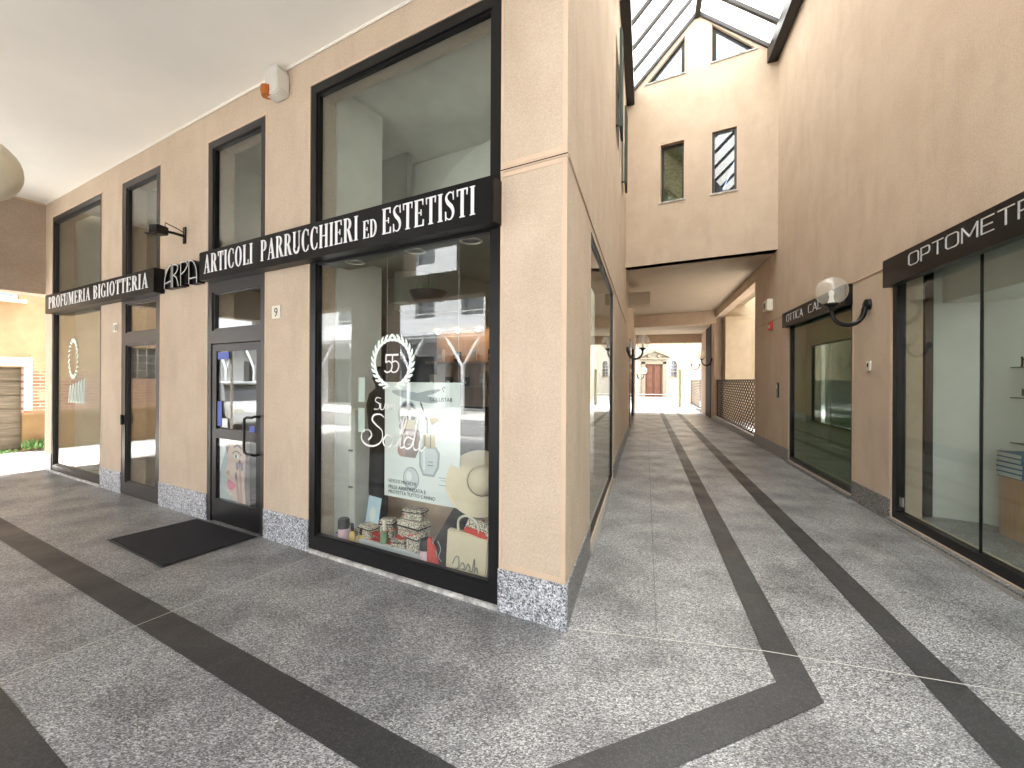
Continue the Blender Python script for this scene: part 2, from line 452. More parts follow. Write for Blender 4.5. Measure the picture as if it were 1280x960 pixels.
# passage wall in the same building
m = MB()
s_w = [rect(1.31, 4.38, .08, 3.05), rect(5.2, 6.4, 5.9, 7.5)]
m.plate(rect(.33, 24, 0, 10.5), 0, .3, [s_w[0], s_w[1], rect(11.9, 16.5, .08, 3.0)], m=FM.inverted() @ PM)
m.plate([(0.012, 0), (.335, 0), (.335, 10.5), (0.012, 10.5)], 0, .045, m=FM.inverted() @ PM)
m.build('side_wall', 'stucco', cb, smooth=False)
# plinth
for x0, x1 in ((-9.97, -9.6), (-7.5, -6.79), (-5.64, -4.47), (-3.35, -2.63), (-.515, .012)):
    bxm(x0, x1, -.012, .02, -.01, .30).build('plinth', 'granite_plinth', cb, bevel=.003)
im = FM.inverted() @ PM
for s0, s1 in ((.014, 1.28), (4.42, 11.86), (16.5, 24)): MB().box(s0, s1, -.012, .02, -.01, .29, im).build('side_plinth', 'granite_dark', cb, bevel=.003)
bxm(-2.63, -.51, -.02, .1, -.01, .028).build('sill', 'paving', cb)
bxm(-9.6, -7.5, -.02, .1, -.01, .028).build('sill', 'paving', cb)
MB().box(1.28, 4.42, -.035, .05, -.01, .05, im).build('side_sill', 'steel', cb, bevel=.006)
# smooth rendered edges and the horizontal groove moulding
m = MB()
def edge_strip(x0, x1, z0, z1, mtx=None): m.box(x0, x1, -.0035, .001, z0, z1, mtx)
for (a0, a1, zb, zt) in openings:
    edge_strip(a0 - .022, a0 - .001, .30, zt + .022); edge_strip(a1 + .001, a1 + .022, .30, zt + .022); edge_strip(a0 - .001, a1 + .001, zt + .001, zt + .022)
edge_strip(-.035, .0, .31, 3.115); edge_strip(-.035, .0, 3.155, 10.4)
for x0, x1 in ((-.49, -.036),):
    edge_strip(x0, x1, 3.085, 3.115); edge_strip(x0, x1, 3.155, 3.19); edge_strip(x0, x1, .305, .34)
m.build('edge_moulding', 'trim', cb, smooth=False)
m = MB()
m.box(-.51, .004, -.007, .001, 3.122, 3.148); m.box(.02, 8.7, -.007, .001, 3.122, 3.15, im)
m.build('groove_moulding', 'trim', cb, smooth=False)
m = MB(); m.box(-.51, .005, -.0075, .001, 3.131, 3.139); m.box(.02, 8.7, -.0075, .001, 3.131, 3.139, im)
m.build('groove', 'black_frame', cb, smooth=False)

def pane(parent, x0, x1, z0, z1, y, mt='shop_glass', name='glass'):
    return bxm(x0, x1, y, y + .008, z0, z1).build(name, mt, parent, smooth=False)
# big display window
def window(x0, x1, z0, z1, trans, fmat, gmat_low, gmat_up, wd=.085, wb=.13, y0=.0, y1=.07, name='shop_window', parent=cb, wt=.09):
    m = MB(); holes = []
    zs = [z0 + wb] + [q for t_ in trans for q in t_] + [z1 - wt]
    for k in range(0, len(zs), 2): holes.append(rect(x0 + wd, x1 - wd, zs[k], zs[k + 1]))
    fr = m.plate(rect(x0, x1, z0, z1), y0 + .002, y1, holes).build(name, fmat, parent, bevel=.004)
    for k in range(0, len(zs), 2):
        # inner bead
        frame_mb(x0 + wd - .004, x1 - wd + .004, zs[k] - .004, zs[k + 1] + .004, .022, y0 + .018, y1 - .01).build('bead', fmat, fr, bevel=.002)
        pane(fr, x0 + wd, x1 - wd, zs[k], zs[k + 1], y0 + .038, gmat_up if zs[k] > 2.75 else gmat_low)
    return fr
wbig = window(-2.63, -.51, .03, 4.43, [(2.74, 3.10)], 'black_frame', 'shop_glass', 'upper_glass')
wleft = window(-9.6, -7.5, .03, 4.42, [(2.74, 3.06)], 'bronze_frame', 'shop_glass', 'upper_glass', wd=.06, wb=.1)
wnar = window(-6.79, -5.64, .0, 4.40, [(2.10, 2.27), (2.68, 3.06)], 'bronze_frame', 'shop_glass', 'upper_glass', wd=.12, wb=.17)
bxm(-6.74, -6.71, -.03, .0, .98, 1.12).build('lock', 'black_plastic', wnar)
# entrance: frame with transom, leaf inside it
ent = MB().plate([(-4.47, 0), (-4.40, 0), (-4.40, 2.04), (-3.42, 2.04), (-3.42, 0), (-3.35, 0), (-3.35, 4.37), (-4.47, 4.37)], .002, .08,
                 [rect(-4.385, -3.435, 2.19, 2.63), rect(-4.385, -3.435, 3.08, 4.29)]).build('entrance_frame', 'bronze_frame', cb, bevel=.004)
frame_mb(-4.39, -3.43, 2.18, 2.64, .035, .02, .06).build('bead', 'bronze_frame', ent, bevel=.003)
frame_mb(-4.39, -3.43, 3.07, 4.30, .03, .02, .06).build('bead', 'black_frame', ent, bevel=.003)
pane(ent, -4.385, -3.435, 2.19, 2.63, .04); pane(ent, -4.385, -3.435, 3.08, 4.29, .04, 'upper_glass')
leaf = MB().plate(rect(-4.395, -3.425, .015, 2.03), .012, .06, [rect(-4.30, -3.52, .27, .96), rect(-4.30, -3.52, 1.07, 1.95)]).build('door', 'black_frame', cb, bevel=.004)
pane(leaf, -4.30, -3.52, .27, .96, .03); pane(leaf, -4.30, -3.52, 1.07, 1.95, .03)
MB().tube([(-3.47, .01, 1.24), (-3.47, -.03, 1.245), (-3.475, -.055, 1.235), (-3.55, -.06, 1.235), (-3.60, -.06, 1.22), (-3.61, -.06, 1.19), (-3.61, -.06, .90), (-3.60, -.06, .865), (-3.55, -.06, .85), (-3.475, -.055, .85), (-3.47, -.03, .84), (-3.47, .01, .84)], .014, 10).build('handle', 'black_frame', leaf)
bxm(-3.66, -3.56, .022, .027, .98, 1.13).build('sticker', 'blue_sticker', leaf)
# side window on the passage
sw = frame_mb(1.31, 4.38, .08, 3.05, .03, .01, .06).build('passage_window', 'black_frame', cb, mw=PM)
pane(sw, 1.34, 4.35, .11, 3.02, .03, 'optic_glass')
sw2 = frame_mb(11.9, 16.5, .08, 3.0, .05, -.03, .06).build('passage_window', 'black_frame', cb, mw=PM)
pane(sw2, 11.95, 16.45, .13, 2.95, .02, 'optic_glass')
# upper window with shutters folded back on the wall
uw = frame_mb(5.2, 6.4, 5.9, 7.5, .06, .05, .12).build('upper_window', 'bronze_frame', cb, mw=PM)
pane(uw, 5.26, 6.34, 5.96, 7.44, .08, 'window_pane')
for s0, s1 in ((4.66, 5.16), (6.5, 7.05)):
    sh = frame_mb(s0, s1, 5.9 if s0 < 5 else 5.75, 7.55 if s0 < 5 else 7.35, .05, -.10, -.055).build('shutter', 'shutter_green', cb, mw=PM)
    z0 = 5.95 if s0 < 5 else 5.8
    mm = MB()
    for k in range(26): mm.box(s0 + .05, s1 - .05, -.09, -.06, z0 + k * .059, z0 + k * .059 + .04)
    mm.build('slats', 'shutter_green', sh)
    MB().tube([(s0 + .03, -.0, z0 - .02), (s0 + .03, -.10, z0 - .03), (s0 + .03, -.1, z0 - .22)], .018, 8).build('catch', 'black_frame', sh)
# rooms behind the shopfront
def slab(x0, y0, y1, z0, z1, name, mt, off=.42):
    xr = lambda y: -off - .225 * y
    return MB().plate([(x0, y0), (xr(y0), y0), (xr(y1), y1), (x0, y1)], z0, z1, m=Matrix(((1, 0, 0, 0), (0, 0, 1, 0), (0, 1, 0, 0), (0, 0, 0, 1)))).build(name, mt, cb, smooth=False)
slab(-9.6, .32, 4.5, -.02, .03, 'room_floor', 'paving')
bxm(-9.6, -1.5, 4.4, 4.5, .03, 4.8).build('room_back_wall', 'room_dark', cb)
bxm(-9.9, -9.7, .31, 4.4, .03, 4.8).build('room_side_wall', 'room_paint', cb)
slab(-9.6, .32, 4.4, 4.62, 4.7, 'room_ceiling', 'room_light')
m = MB(); m.plate([(-9.6, 0), (-9.6, .03), (-.40, .03)], 0, 0)
m = MB(); m.v = [tuple(Vector(p)) for p in ((-.62, .32, 0), (-.62, .32, 4.62), (.3, 1.3, 0), (.3, 1.3, 4.62))]; m.v = []
# dropped soffit over the display, with round fittings
bxm(-2.60, -.54, .09, .42, 2.77, 2.83).build('display_soffit', 'olive', cb)
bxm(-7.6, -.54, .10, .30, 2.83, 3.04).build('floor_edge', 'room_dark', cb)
for x in (-2.28, -1.52, -.93):
    rg = MB().lathe([(.085, 0), (.095, -.006), (.075, -.012), (.07, 0)], (x, .235, 2.77), 24).build('downlight', 'ivory', cb)
    MB().lathe([(.0, -.001), (.07, -.001)], (x, .235, 2.77), 24).build('lens', 'grey_plastic', rg)
bxm(-2.9, -2.62, .3, .9, .03, 4.6).build('room_pillar', 'room_light', cb)
# gallery level: a pale vaulted niche seen through the top panes
m = MB(); m.box(-3.2, -.95, 1.9, 2.0, 3.05, 4.6); m.build('gallery_wall', 'room_paint', cb)
pr = [(-2.55 + .0, 3.05)] + [(-1.30 - 1.15 * math.cos(t_ * math.pi / 24), 3.05 + .35 + .95 * math.sin(t_ * math.pi / 24)) for t_ in range(0, 15)] + [(-.95, 4.35), (-.95, 3.05)]
MB().plate([(-2.45, 3.05)] + pr[1:-1] + [(-.95, 3.05)], 1.45, 1.9).build('niche', 'room_light', cb)
slab(-9.6, .42, 3.2, 2.9, 3.03, 'gallery_floor', 'olive')
bxm(-9.6, -2.9, 1.6, 1.7, 3.03, 4.6).build('gallery_wall', 'olive', cb)
bxm(-9.6, -2.62, 1.35, 3.2, 2.45, 2.9).build('bulkhead', 'olive', cb)
m = MB()   # curved end of the bulkhead over the display
cv = [(-2.62, 1.1)] + [(-2.62 + .62 * math.sin(t_ * math.pi / 20), 1.1 + 1.0 - 1.0 * math.cos(t_ * math.pi / 20)) for t_ in range(1, 11)] + [(-2.0, 3.0), (-2.62, 3.0)]
m.plate(cv, 2.45, 2.9, m=Matrix(((1, 0, 0, 0), (0, 0, 1, 0), (0, 1, 0, 0), (0, 0, 0, 1))))
m.build('bulkhead', 'olive', cb)
bxm(-2.56, -2.1, .95, 1.0, .03, 1.45).build('display_back_panel', 'orange_panel', cb)
bxm(-4.1, -3.05, 1.2, 1.25, .03, 2.4).build('dim_room_sheet', 'room_dark', cb)  # dark sheet painted in for the dim depth of the shop
bxm(-3.04, -1.0, 1.2, 1.25, .03, 1.15).build('dim_room_sheet', 'room_dark', cb)  # second dark sheet, for the dim lower part of the room
# room partitions behind the narrow panes
bxm(-7.35, -7.25, .32, 3.5, .03, 4.6).build('room_partition', 'room_light', cb)
bxm(-5.35, -5.25, .32, 2.4, .03, 4.6).build('room_partition', 'room_paint', cb)
bxm(-3.30, -3.2, .32, .8, .03, 4.6).build('room_partition', 'room_paint', cb)
bxm(-6.3, -5.5, 1.2, 1.25, 3.05, 4.2).build('screen_panel', 'orange_panel', cb)
bxm(-9.55, -7.4, .85, .9, .03, 2.75).build('screen_panel', 'decal_white', cb)  # pale sheet set near the glass, standing in for the lit interior
bxm(-6.9, -5.5, 1.1, 1.16, .03, 2.7).build('screen_panel', 'tan_front', cb)
# behind the passage windows
MB().box(1.0, 4.7, .75, .8, .02, 3.3).build('screen_panel', 'room_paint', cb, mw=PM)
MB().box(11.5, 17, .6, .65, .02, 3.3).build('screen_panel', 'room_dark', cb, mw=PM)
# building mass above the portico and its roof
MB().plate([(-9.95, 4.73), (0, 4.73), (0, 5.4), (-9.95, 5.4)], -4.6, -4.4).build('parapet', 'stucco', cb, smooth=False)
m = MB(); dpt = (Vector((0, -4.6, 0)))
a_ = FM.inverted() @ line_x(PT(0, 0), px_, FT(0, -4.6), fx); a0_ = Vector((0, 0, 0))
m.quad((0, 0, 4.72), (a_.x, a_.y, 4.72), (a_.x, a_.y, 10.5), (0, 0, 10.5)); m.quad((-.3, -.01, 4.72), (a_.x - .3, a_.y, 4.72), (a_.x - .3, a_.y, 10.5), (-.3, -.01, 10.5))
m.quad((0, 0, 4.72), (a_.x, a_.y, 4.72), (a_.x - .3, a_.y, 4.72), (-.3, -.01, 4.72))
m.build('upper_side_wall', 'stucco', cb, smooth=False)
m = MB(); q = [(-9.95, 5.5), (-9.95, 0), (-1, 0), (0, 0)]; e1 = FM.inverted() @ PT(24, 0); e2 = FM.inverted() @ PT(24, -5.5)
m.v = [(x, y, 10.5) for x, y in q] + [(e1.x, e1.y, 10.5), (e2.x, e2.y, 10.5)]; m.f = [(0, 1, 2, 3, 4, 5)]
m.build('roof', 'paving', cb, smooth=False)
m = MB(); m.v = [(-9.95, .0, 4.95), (-9.95, -4.4, 4.95), (a_.x, a_.y + .2, 4.95), (0, 0, 4.95)]; m.f = [(0, 1, 2, 3)]; m.build('lowered_roof', 'paving', cb, smooth=False)  # unseen front roof lowered so sun reaches the street and lights the ceiling

# portico ceiling and outer arcade
m = MB(); m.v = [(-9.95, .0, ZC), (-9.95, -4.6, ZC), (a_.x, a_.y, ZC), (0, 0, ZC), (-9.95, .0, ZC + .2), (-9.95, -4.6, ZC + .2), (a_.x, a_.y, ZC + .2), (0, 0, ZC + .2)]
m.f = [(0, 1, 2, 3), (7, 6, 5, 4)]
struct(m.build('portico_ceiling', 'ceiling_paint', smooth=False, mw=FM))
m = MB(); m.box(-9.94, -.56, -.022, -.001, ZC - .022, ZC - .001)
struct(m.build('ceiling_cove', 'ceiling_paint', mw=FM, bevel=.006))
ar = thing('arcade_wall', 'stuccoed street side wall of the portico with square piers', 'wall', FM)
MB().plate([(-9.95, 0), (-9.6, 0), (-9.6, 3.3), (-7.1, 3.3), (-7.1, 0), (-5.97, 0), (-5.97, 3.3), (-3.42, 3.3), (-3.42, 0), (-2.7, 0), (-2.7, 3.3), (.4, 3.3), (.4, 0), (.8, 0), (.8, 4.72), (-9.95, 4.72)], -4.6, -4.2,
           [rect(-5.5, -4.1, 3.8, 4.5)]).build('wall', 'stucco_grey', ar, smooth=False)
en = thing('end_wall', 'brownish stucco beam wall closing the far end of the portico above head height', 'wall', FM)
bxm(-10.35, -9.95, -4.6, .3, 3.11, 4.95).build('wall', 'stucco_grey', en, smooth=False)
m = MB(); m.box(-9.949, -9.93, -4.2, -.02, ZC - .03, ZC - .001); m.build('cornice', 'trim', en)

# ------------------------------------------------------------------ right building (optician)
rb = thing('optician_building', 'tall beige stuccoed building on the right with the optician shop windows', 'building', RM)
MB().plate(rect(-10.05, 6.5, 0, 10.5), 0, .3, [rect(-7.18, -4.38, .06, 3.0), rect(-3.36, 3.4, .06, 3.1)]).build('front_wall', 'stucco', rb, smooth=False)
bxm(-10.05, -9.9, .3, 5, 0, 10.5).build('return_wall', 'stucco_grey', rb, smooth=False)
for s0, s1 in ((-10.06, -7.2), (-4.36, -3.38)): bxm(s0, s1, -.014, .02, -.01, .265).build('plinth', 'granite_dark', rb, bevel=.003)
for s0, s1 in ((-7.2, -4.36), (-3.38, 3.5)): bxm(s0, s1, -.05, .08, -.01, .05).build('sill', 'granite_dark', rb, bevel=.004)
bxm(-3.38, 3.5, -.062, -.050, .0, .03).build('sill_edge', 'steel', rb)
for s0, s1 in ((-10.05, -7.28), (-4.34, -3.34)):
    g_ = bxm(s0, s1, -.005, .001, 3.00, 3.03).build('groove_moulding', 'trim', rb, smooth=False); bxm(s0, s1, -.006, .001, 3.006, 3.014).build('groove', 'black_frame', g_, smooth=False)
for s0, s1, zt in ((-4.358, -4.335, 3.0), (-3.40, -3.377, 3.0), (-7.215, -7.192, 2.75)): bxm(s0, s1, -.003, .001, .27, zt).build('edge_moulding', 'trim', rb, smooth=False)
w1 = frame_mb(-3.36, 3.4, .06, 3.1, .09, .01, .10).build('shop_window', 'black_frame', rb, bevel=.004)
pane(w1, -3.27, -2.02, .15, 3.0, .05, 'optic_glass'); pane(w1, -2.012, -.2, .15, 3.0, .05, 'optic_glass'); pane(w1, -.19, 1.6, .15, 3.0, .05, 'optic_glass'); pane(w1, 1.61, 3.3, .15, 3.0, .05, 'optic_glass')
bxm(-2.021, -2.011, .044, .064, .15, 3.0).build('joint', 'black_frame', w1)
bxm(-3.26, -3.19, .035, .048, .22, .32).build('clamp', 'steel', w1)
w2 = frame_mb(-7.18, -4.38, .06, 3.0, .055, .01, .09, wb=.07).build('shop_window', 'black_frame', rb, bevel=.004)
pane(w2, -7.12, -4.43, .12, 2.95, .045, 'dusk_glass')
bxm(-7.4, -4.2, .302, .35, .05, 3.2).build('reflection_backing', 'grey_green', rb)  # green panel puts the greenish reflection of this glass into its colour
frame_mb(-6.0, -4.6, .5, 2.35, .05, .26, .30).build('display_frame', 'grey_green', rb)
# optician's room
bxm(-3.9, 4.2, .3, 3.6, -.01, .035).build('room_floor', 'granite_floor', rb)
bxm(-3.95, 4.2, 3.5, 3.6, .035, 3.3).build('room_back_wall', 'grey_panel', rb)
bxm(-4.2, -3.95, .3, 3.6, .0, 3.3).build('room_side_wall', 'ivory', rb)
bxm(-4.0, 4.2, .3, 3.6, 3.15, 3.3).build('room_ceiling', 'grey_panel', rb)
m = MB()
pz = [(-3.92, .42), (-3.62, .50), (-3.50, .93), (-2.6, 1.5), (-1.2, 1.75), (3.0, 1.75)]
mt_ = ['ivory', 'grey_panel', 'grey_panel', 'grey_panel', 'grey_panel']
for k in range(5):
    a1, b1 = pz[k], pz[k + 1]; d = Vector((b1[0] - a1[0], b1[1] - a1[1], 0)); L = d.length; d.normalize()
    mtx = Matrix(((d.x, -d.y, 0, a1[0]), (d.y, d.x, 0, a1[1]), (0, 0, 1, 0), (0, 0, 0, 1)))
    MB().box(.006, L - .006, 0, .05, .035, 2.95, mtx).build('wall_panel', mt_[k], rb)
bxm(-3.66, -3.60, .44, .52, .035, 2.95).build('door_frame', 'bronze_frame', rb)
bxm(-3.4, 2.5, .5, 1.6, 2.55, 2.95).build('bulkhead', 'grey_panel', rb)
tl = MB().tube([(-2.3, 1.0, 2.53), (-1.4, 1.35, 2.53)], .016, 8).build('ceiling_light', 'tube_lamp', rb)
# building mass
bxm(-10.05, 6.5, 0, 6, 10.5, 10.6).build('roof', 'paving', rb)
bxm(-10.05, 6.5, .3, .4, 3.35, 10.5).build('inner_wall', 'room_dark', rb)

# ------------------------------------------------------------------ bridge building over the passage
br = thing('bridge_building', 'beige bridge block with gabled top crossing above the passage', 'building', BM)
gab = [(-3.36, 4.53), (.02, 4.53), (.02, 8.85), (-1.65, 10.34), (-3.36, 8.85)]
hl = [(-2.86, 9.07), (-1.94, 9.07), (-1.94, 9.96)]; hr = [(-1.34, 9.10), (-.42, 9.10), (-1.34, 10.0)]
w_a, w_b = rect(-2.49, -1.945, 6.03, 7.45), rect(-1.33, -.81, 6.01, 7.46)
MB().plate(gab, 0, .3, [hl, hr, w_a, w_b]).build('front_wall', 'stucco', br, smooth=False)
for x0, x1, z0, z1, mtg in ((-2.49, -1.945, 6.03, 7.45, 'dusk_glass'), (-1.33, -.81, 6.01, 7.46, 'upper_glass')):
    yy = .13 if x0 < -2 else .05
    f_ = frame_mb(x0, x1, z0, z1, .055, yy, yy + .06).build('window', 'bronze_frame', br, bevel=.003)
    pane(f_, x0 + .05, x1 - .05, z0 + .05, z1 - .05, yy + .025, 'window_pane' if x0 > -2 else mtg)
    bxm(x0 - .04, x1 + .03, -.03, .04, z0 - .03, z0 + .001).build('sill', 'paving', f_)
    frame_mb(x0 - .02, x1 + .02, z0 - .0, z1 + .02, .021, -.004, .001, wb=.001).build('edge_moulding', 'trim', f_)
def tri_in(t_, k):
    c = Vector((sum(p[0] for p in t_) / 3, sum(p[1] for p in t_) / 3)); return [tuple(c + (Vector(p) - c) * k) for p in t_]
for t_ in (hl, hr):
    f_ = MB().plate(t_, .08, .14, [tri_in(t_, .72)]).build('gable_window', 'black_frame', br)
    MB().plate(tri_in(t_, .74), .10, .108).build('glass', 'window_pane', f_)
    xs = [p[0] for p in t_]; bxm(min(xs) - .03, max(xs) + .03, -.03, .05, 9.04 if t_ is hl else 9.07, 9.068 if t_ is hl else 9.098).build('sill', 'paving', f_)
# soffit and beams of the tunnel under it (passage coordinates)
m = MB()
bl = PM.inverted() @ (BM @ Vector((-3.33, 0, 0))); br_ = PM.inverted() @ (BM @ Vector((0, 0, 0)))
m.v = [(bl.x, .0, 4.53), (br_.x, -3.26, 4.53), (16.8, -3.26, 4.53), (17.8, .0, 4.53)]; m.f = [(0, 1, 2, 3)]
m.v += [(x, y, 4.9) for x, y, z in m.v[:4]]; m.f += [(7, 6, 5, 4)]
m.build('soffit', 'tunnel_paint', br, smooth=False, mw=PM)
m = MB(); sk = FM.inverted() @ BM
m = MB(); m.v = [(17.75, .02, 4.03), (16.9, -3.3, 4.03), (16.9, -3.3, 4.9), (17.75, .02, 4.9), (18.15, .02, 4.03), (17.3, -3.3, 4.03), (17.3, -3.3, 4.9), (18.15, .02, 4.9)]
m.f = [(0, 1, 2, 3), (4, 7, 6, 5), (0, 4, 5, 1), (3, 2, 6, 7)]; m.build('beam', 'stucco', br, smooth=False, mw=PM)
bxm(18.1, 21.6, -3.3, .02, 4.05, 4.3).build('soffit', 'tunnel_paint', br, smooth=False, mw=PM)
bxm(21.6, 22.2, -3.3, .02, 3.60, 4.9).build('beam', 'stucco', br, smooth=False, mw=PM)
bxm(8.0, 22.3, -3.3, .02, 4.9, 9.0).build('core', 'room_dark', br, mw=PM) if False else None
m = MB(); m.box(8.9, 22.2, -3.2, -.05, 8.7, 8.8); m.build('roof', 'paving', br, mw=PM)
bxm(-17.3, -10.06, -.0, .28, 4.25, 5.2).build('side_beam', 'stucco', br, smooth=False, mw=RM)
bxm(-22.3, -10.06, .0, .3, 5.2, 8.8).build('side_wall', 'stucco', br, smooth=False, mw=RM)
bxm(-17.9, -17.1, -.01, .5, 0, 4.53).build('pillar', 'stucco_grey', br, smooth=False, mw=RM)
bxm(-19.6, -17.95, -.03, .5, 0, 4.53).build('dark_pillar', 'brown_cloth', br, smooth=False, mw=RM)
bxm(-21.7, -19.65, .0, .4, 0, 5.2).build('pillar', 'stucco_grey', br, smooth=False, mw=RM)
bxm(-30.5, -27.8, .0, .6, 0, 5.2).build('pillar', 'stucco', br, smooth=False, mw=RM)
bxm(-27.9, -21.6, .05, .3, 4.1, 5.2).build('side_beam', 'stucco', br, smooth=False, mw=RM)
bxm(-27.8, -21.7, .10, .20, 1.70, 4.1).build('cladding', 'cream', br, mw=RM)
for s0, s1 in ((-17.1, -10.06), (-27.8, -21.7)): bxm(s0, s1, -.02, .25, -.01, .13).build('kerb', 'granite_dark', br, mw=RM)
m = MB(); m.box(-17.1, -10.06, .0, .2, .13, .17); m.build('coping', 'paving', br, mw=RM)
# box on the tunnel ceiling
tag(bxm(10.6, 11.3, -.62, -.0, 3.9, 4.25).build('junction_box', 'tunnel_paint', bevel=.01, mw=PM), 'beige box fixed high on the left tunnel wall under the bridge soffit', 'box')

def lattice(s0, s1, z0, z1, y, label, step=.14):
    o = thing('lattice_screen', label, 'lattice', RM @ T(s0, y, z0), 'lattice screens along the passage')
    W_, H_ = (s1 - s0) / 1.9, z1 - z0; m = MB(); tt = .020
    n = int((W_ + H_) / step)
    for d in (1, -1):
        for k in range(-int(H_ / step) - 1, int(W_ / step) + int(H_ / step) + 2):
            x = k * step
            # strip from (x,0) direction (d,1) clipped to the panel
            t0, t1 = 0, H_
            xa, xb = (x, x + H_) if d > 0 else (x + H_, x)
            if d > 0:
                t0 = max(0, -x); t1 = min(H_, W_ - x)
                if t1 - t0 < .02: continue
                p, q = (x + t0, t0), (x + t1, t1)
            else:
                t0 = max(0, x + H_ - W_ - 0 if False else (x - W_)); t1 = min(H_, x)
                t0 = max(0, x - W_)
                if t1 - t0 < .02: continue
                p, q = (x - t0, t0), (x - t1, t1)
            dx, dz = q[0] - p[0], q[1] - p[1]; L = math.hypot(dx, dz); nx, nz = -dz / L * tt, dx / L * tt
            m.plate([(p[0] - nx, p[1] - nz), (q[0] - nx, q[1] - nz), (q[0] + nx, q[1] + nz), (p[0] + nx, p[1] + nz)], 0 if d > 0 else .009, .008 if d > 0 else .017)
    m.v = [(x * 1.9, y_, z) for x, y_, z in m.v]; W_ = s1 - s0
    m.build('strips', 'brown_cloth', o, smooth=False)
    frame_mb(-.02, W_ + .02, -.02, H_ + .02, .04, -.006, .024).build('frame', 'brown_cloth', o)
lattice(-17.05, -10.1, .18, 1.66, .10, 'dark wooden lattice screen under the cream wall, nearer bay of the passage', .17)
lattice(-27.75, -21.75, .16, 1.66, .10, 'dark lattice screen under cream boards in the farther bay of the passage', .19)
# courtyard wall seen over the near lattice
cw = thing('courtyard_wall', 'cream courtyard wall seen through the bay above the near lattice, plus an added sun-blocking back wall', 'wall', RM)
mtx = T(-16.6, .3, 0) @ Matrix.Rotation(R_(90 - 17 + 0), 4, 'Z')
bxm(-17.1, -16.9, .3, 4.6, 0, 6.0).build('wall', 'court_cream', cw, mw=RM @ T(0, 0, 0))
bxm(-16.95, -8.5, 4.4, 4.6, 0, 9.0).build('wall', 'court_cream', cw, mw=RM)  # unseen back wall, brought close and raised to keep sun out of the bay
bxm(-16.9, -10.0, .31, 1.1, 4.75, 4.9).build('canopy', 'court_cream', cw, mw=RM)
bxm(-15.5, -10.2, 1.2, 1.35, 4.5, 4.74).build('slit_shadow_bar', 'brown_cloth', cw, mw=RM)  # dark bar drawn in place of the shadowed slit above the board
# hanging cream board facing the camera
hb = thing('hanging_board', 'large cream board hanging behind the near lattice screen', 'board', WM)
p1 = RM @ Vector((-16.6, .34, 0)); 
bxm(0, 1.75, 0, .12, 1.60, 4.22).build('board', 'court_cream', hb, bevel=.01, mw=T(p1.x, p1.y, 0))
frame_mb(-.01, 1.76, 1.585, 4.235, .06, -.02, .0).build('rim', 'court_cream', hb, mw=T(p1.x, p1.y, 0))

# ------------------------------------------------------------------ skylight
sk = thing('skylight', 'gabled glass skylight with black bars and gutters over the passage', 'skylight', PM)
EZ, RZ = 8.93, 10.42
def sl(s, side, f):           # point on the slope: side -1 left / +1 right, f 0 eave -> 1 ridge, sheared so bars run parallel to the bridge front
    t_ = 1.63 + side * 1.60 * (1 - f); return Vector((s - .217 * t_, -t_, EZ + (RZ - EZ) * f))
m = MB(); S0, S1 = -4.9, 8.72
for side in (-1, 1):
    a1, b1, c1, d1 = sl(S0, side, 0), sl(S1, side, 0), sl(S1, side, 1), sl(S0, side, 1)
    up = Vector((0, 0, .03)); m.quad(a1 + up, b1 + up, c1 + up, d1 + up)
m.build('glazing', 'skylight_pane', sk, smooth=False)
m = MB()
k = 0
while S1 - k * .72 > S0:
    s = S1 - k * .72 - (.03 if k == 0 else 0)
    for side in (-1, 1):
        p, q = sl(s, side, 0), sl(s, side, 1)
        d = (q - p).normalized(); wv = Vector((.042, 0, 0)); dn = Vector((0, 0, -.09))
        i = len(m.v); m.v += [tuple(v) for v in (p - wv, p + wv, q + wv, q - wv, p - wv + dn, p + wv + dn, q + wv + dn, q - wv + dn)]
        m.f += [(i, i + 1, i + 2, i + 3), (i + 7, i + 6, i + 5, i + 4), (i, i + 4, i + 5, i + 1), (i + 1, i + 5, i + 6, i + 2), (i + 2, i + 6, i + 7, i + 3), (i + 3, i + 7, i + 4, i)]
    k += 1
m.build('glazing_bars', 'bronze_frame', sk)
bxm(S0 - .4, S1 - .36, -1.69, -1.57, RZ - .16, RZ + .06).build('ridge_beam', 'black_frame', sk)
bxm(S0, 8.70, -.20, -.01, 8.66, 8.96).build('gutter_beam', 'black_frame', sk)
bxm(S0 - .7, 8.02, -3.24, -3.04, 8.66, 8.96).build('gutter_beam', 'black_frame', sk)

# ------------------------------------------------------------------ lettering
SERIF = {}
def arc(cx, cy, rx, ry, a0, a1, sx, sy, n=14):
    P, Q = [], []
    for k in range(n + 1):
        a_ = R_(a0 + (a1 - a0) * k / n); c, s_ = math.cos(a_), math.sin(a_)
        P.append((cx + rx * c, cy + ry * s_)); Q.append((cx + (rx - sx) * c, cy + (ry - sy) * s_))
    return P + Q[::-1]
S_, H_ = .135, .045
def stem(x, w_=S_, z0=0, z1=1, sf=.045):
    return [rect(x, x + w_, z0, z1), rect(x - sf, x + w_ + sf, z0, z0 + .035), rect(x - sf, x + w_ + sf, z1 - .035, z1)]
def ribbon2(pts, ws):
    L, Rr = [], []
    for k, p in enumerate(pts):
        a1 = pts[max(k - 1, 0)]; b1 = pts[min(k + 1, len(pts) - 1)]
        dx, dy = b1[0] - a1[0], b1[1] - a1[1]; l = math.hypot(dx, dy) or 1; w_ = ws[k] if isinstance(ws, (list, tuple)) else ws
        nx, ny = -dy / l * w_ / 2, dx / l * w_ / 2; L.append((p[0] + nx, p[1] + ny)); Rr.append((p[0] - nx, p[1] - ny))
    return L + Rr[::-1]
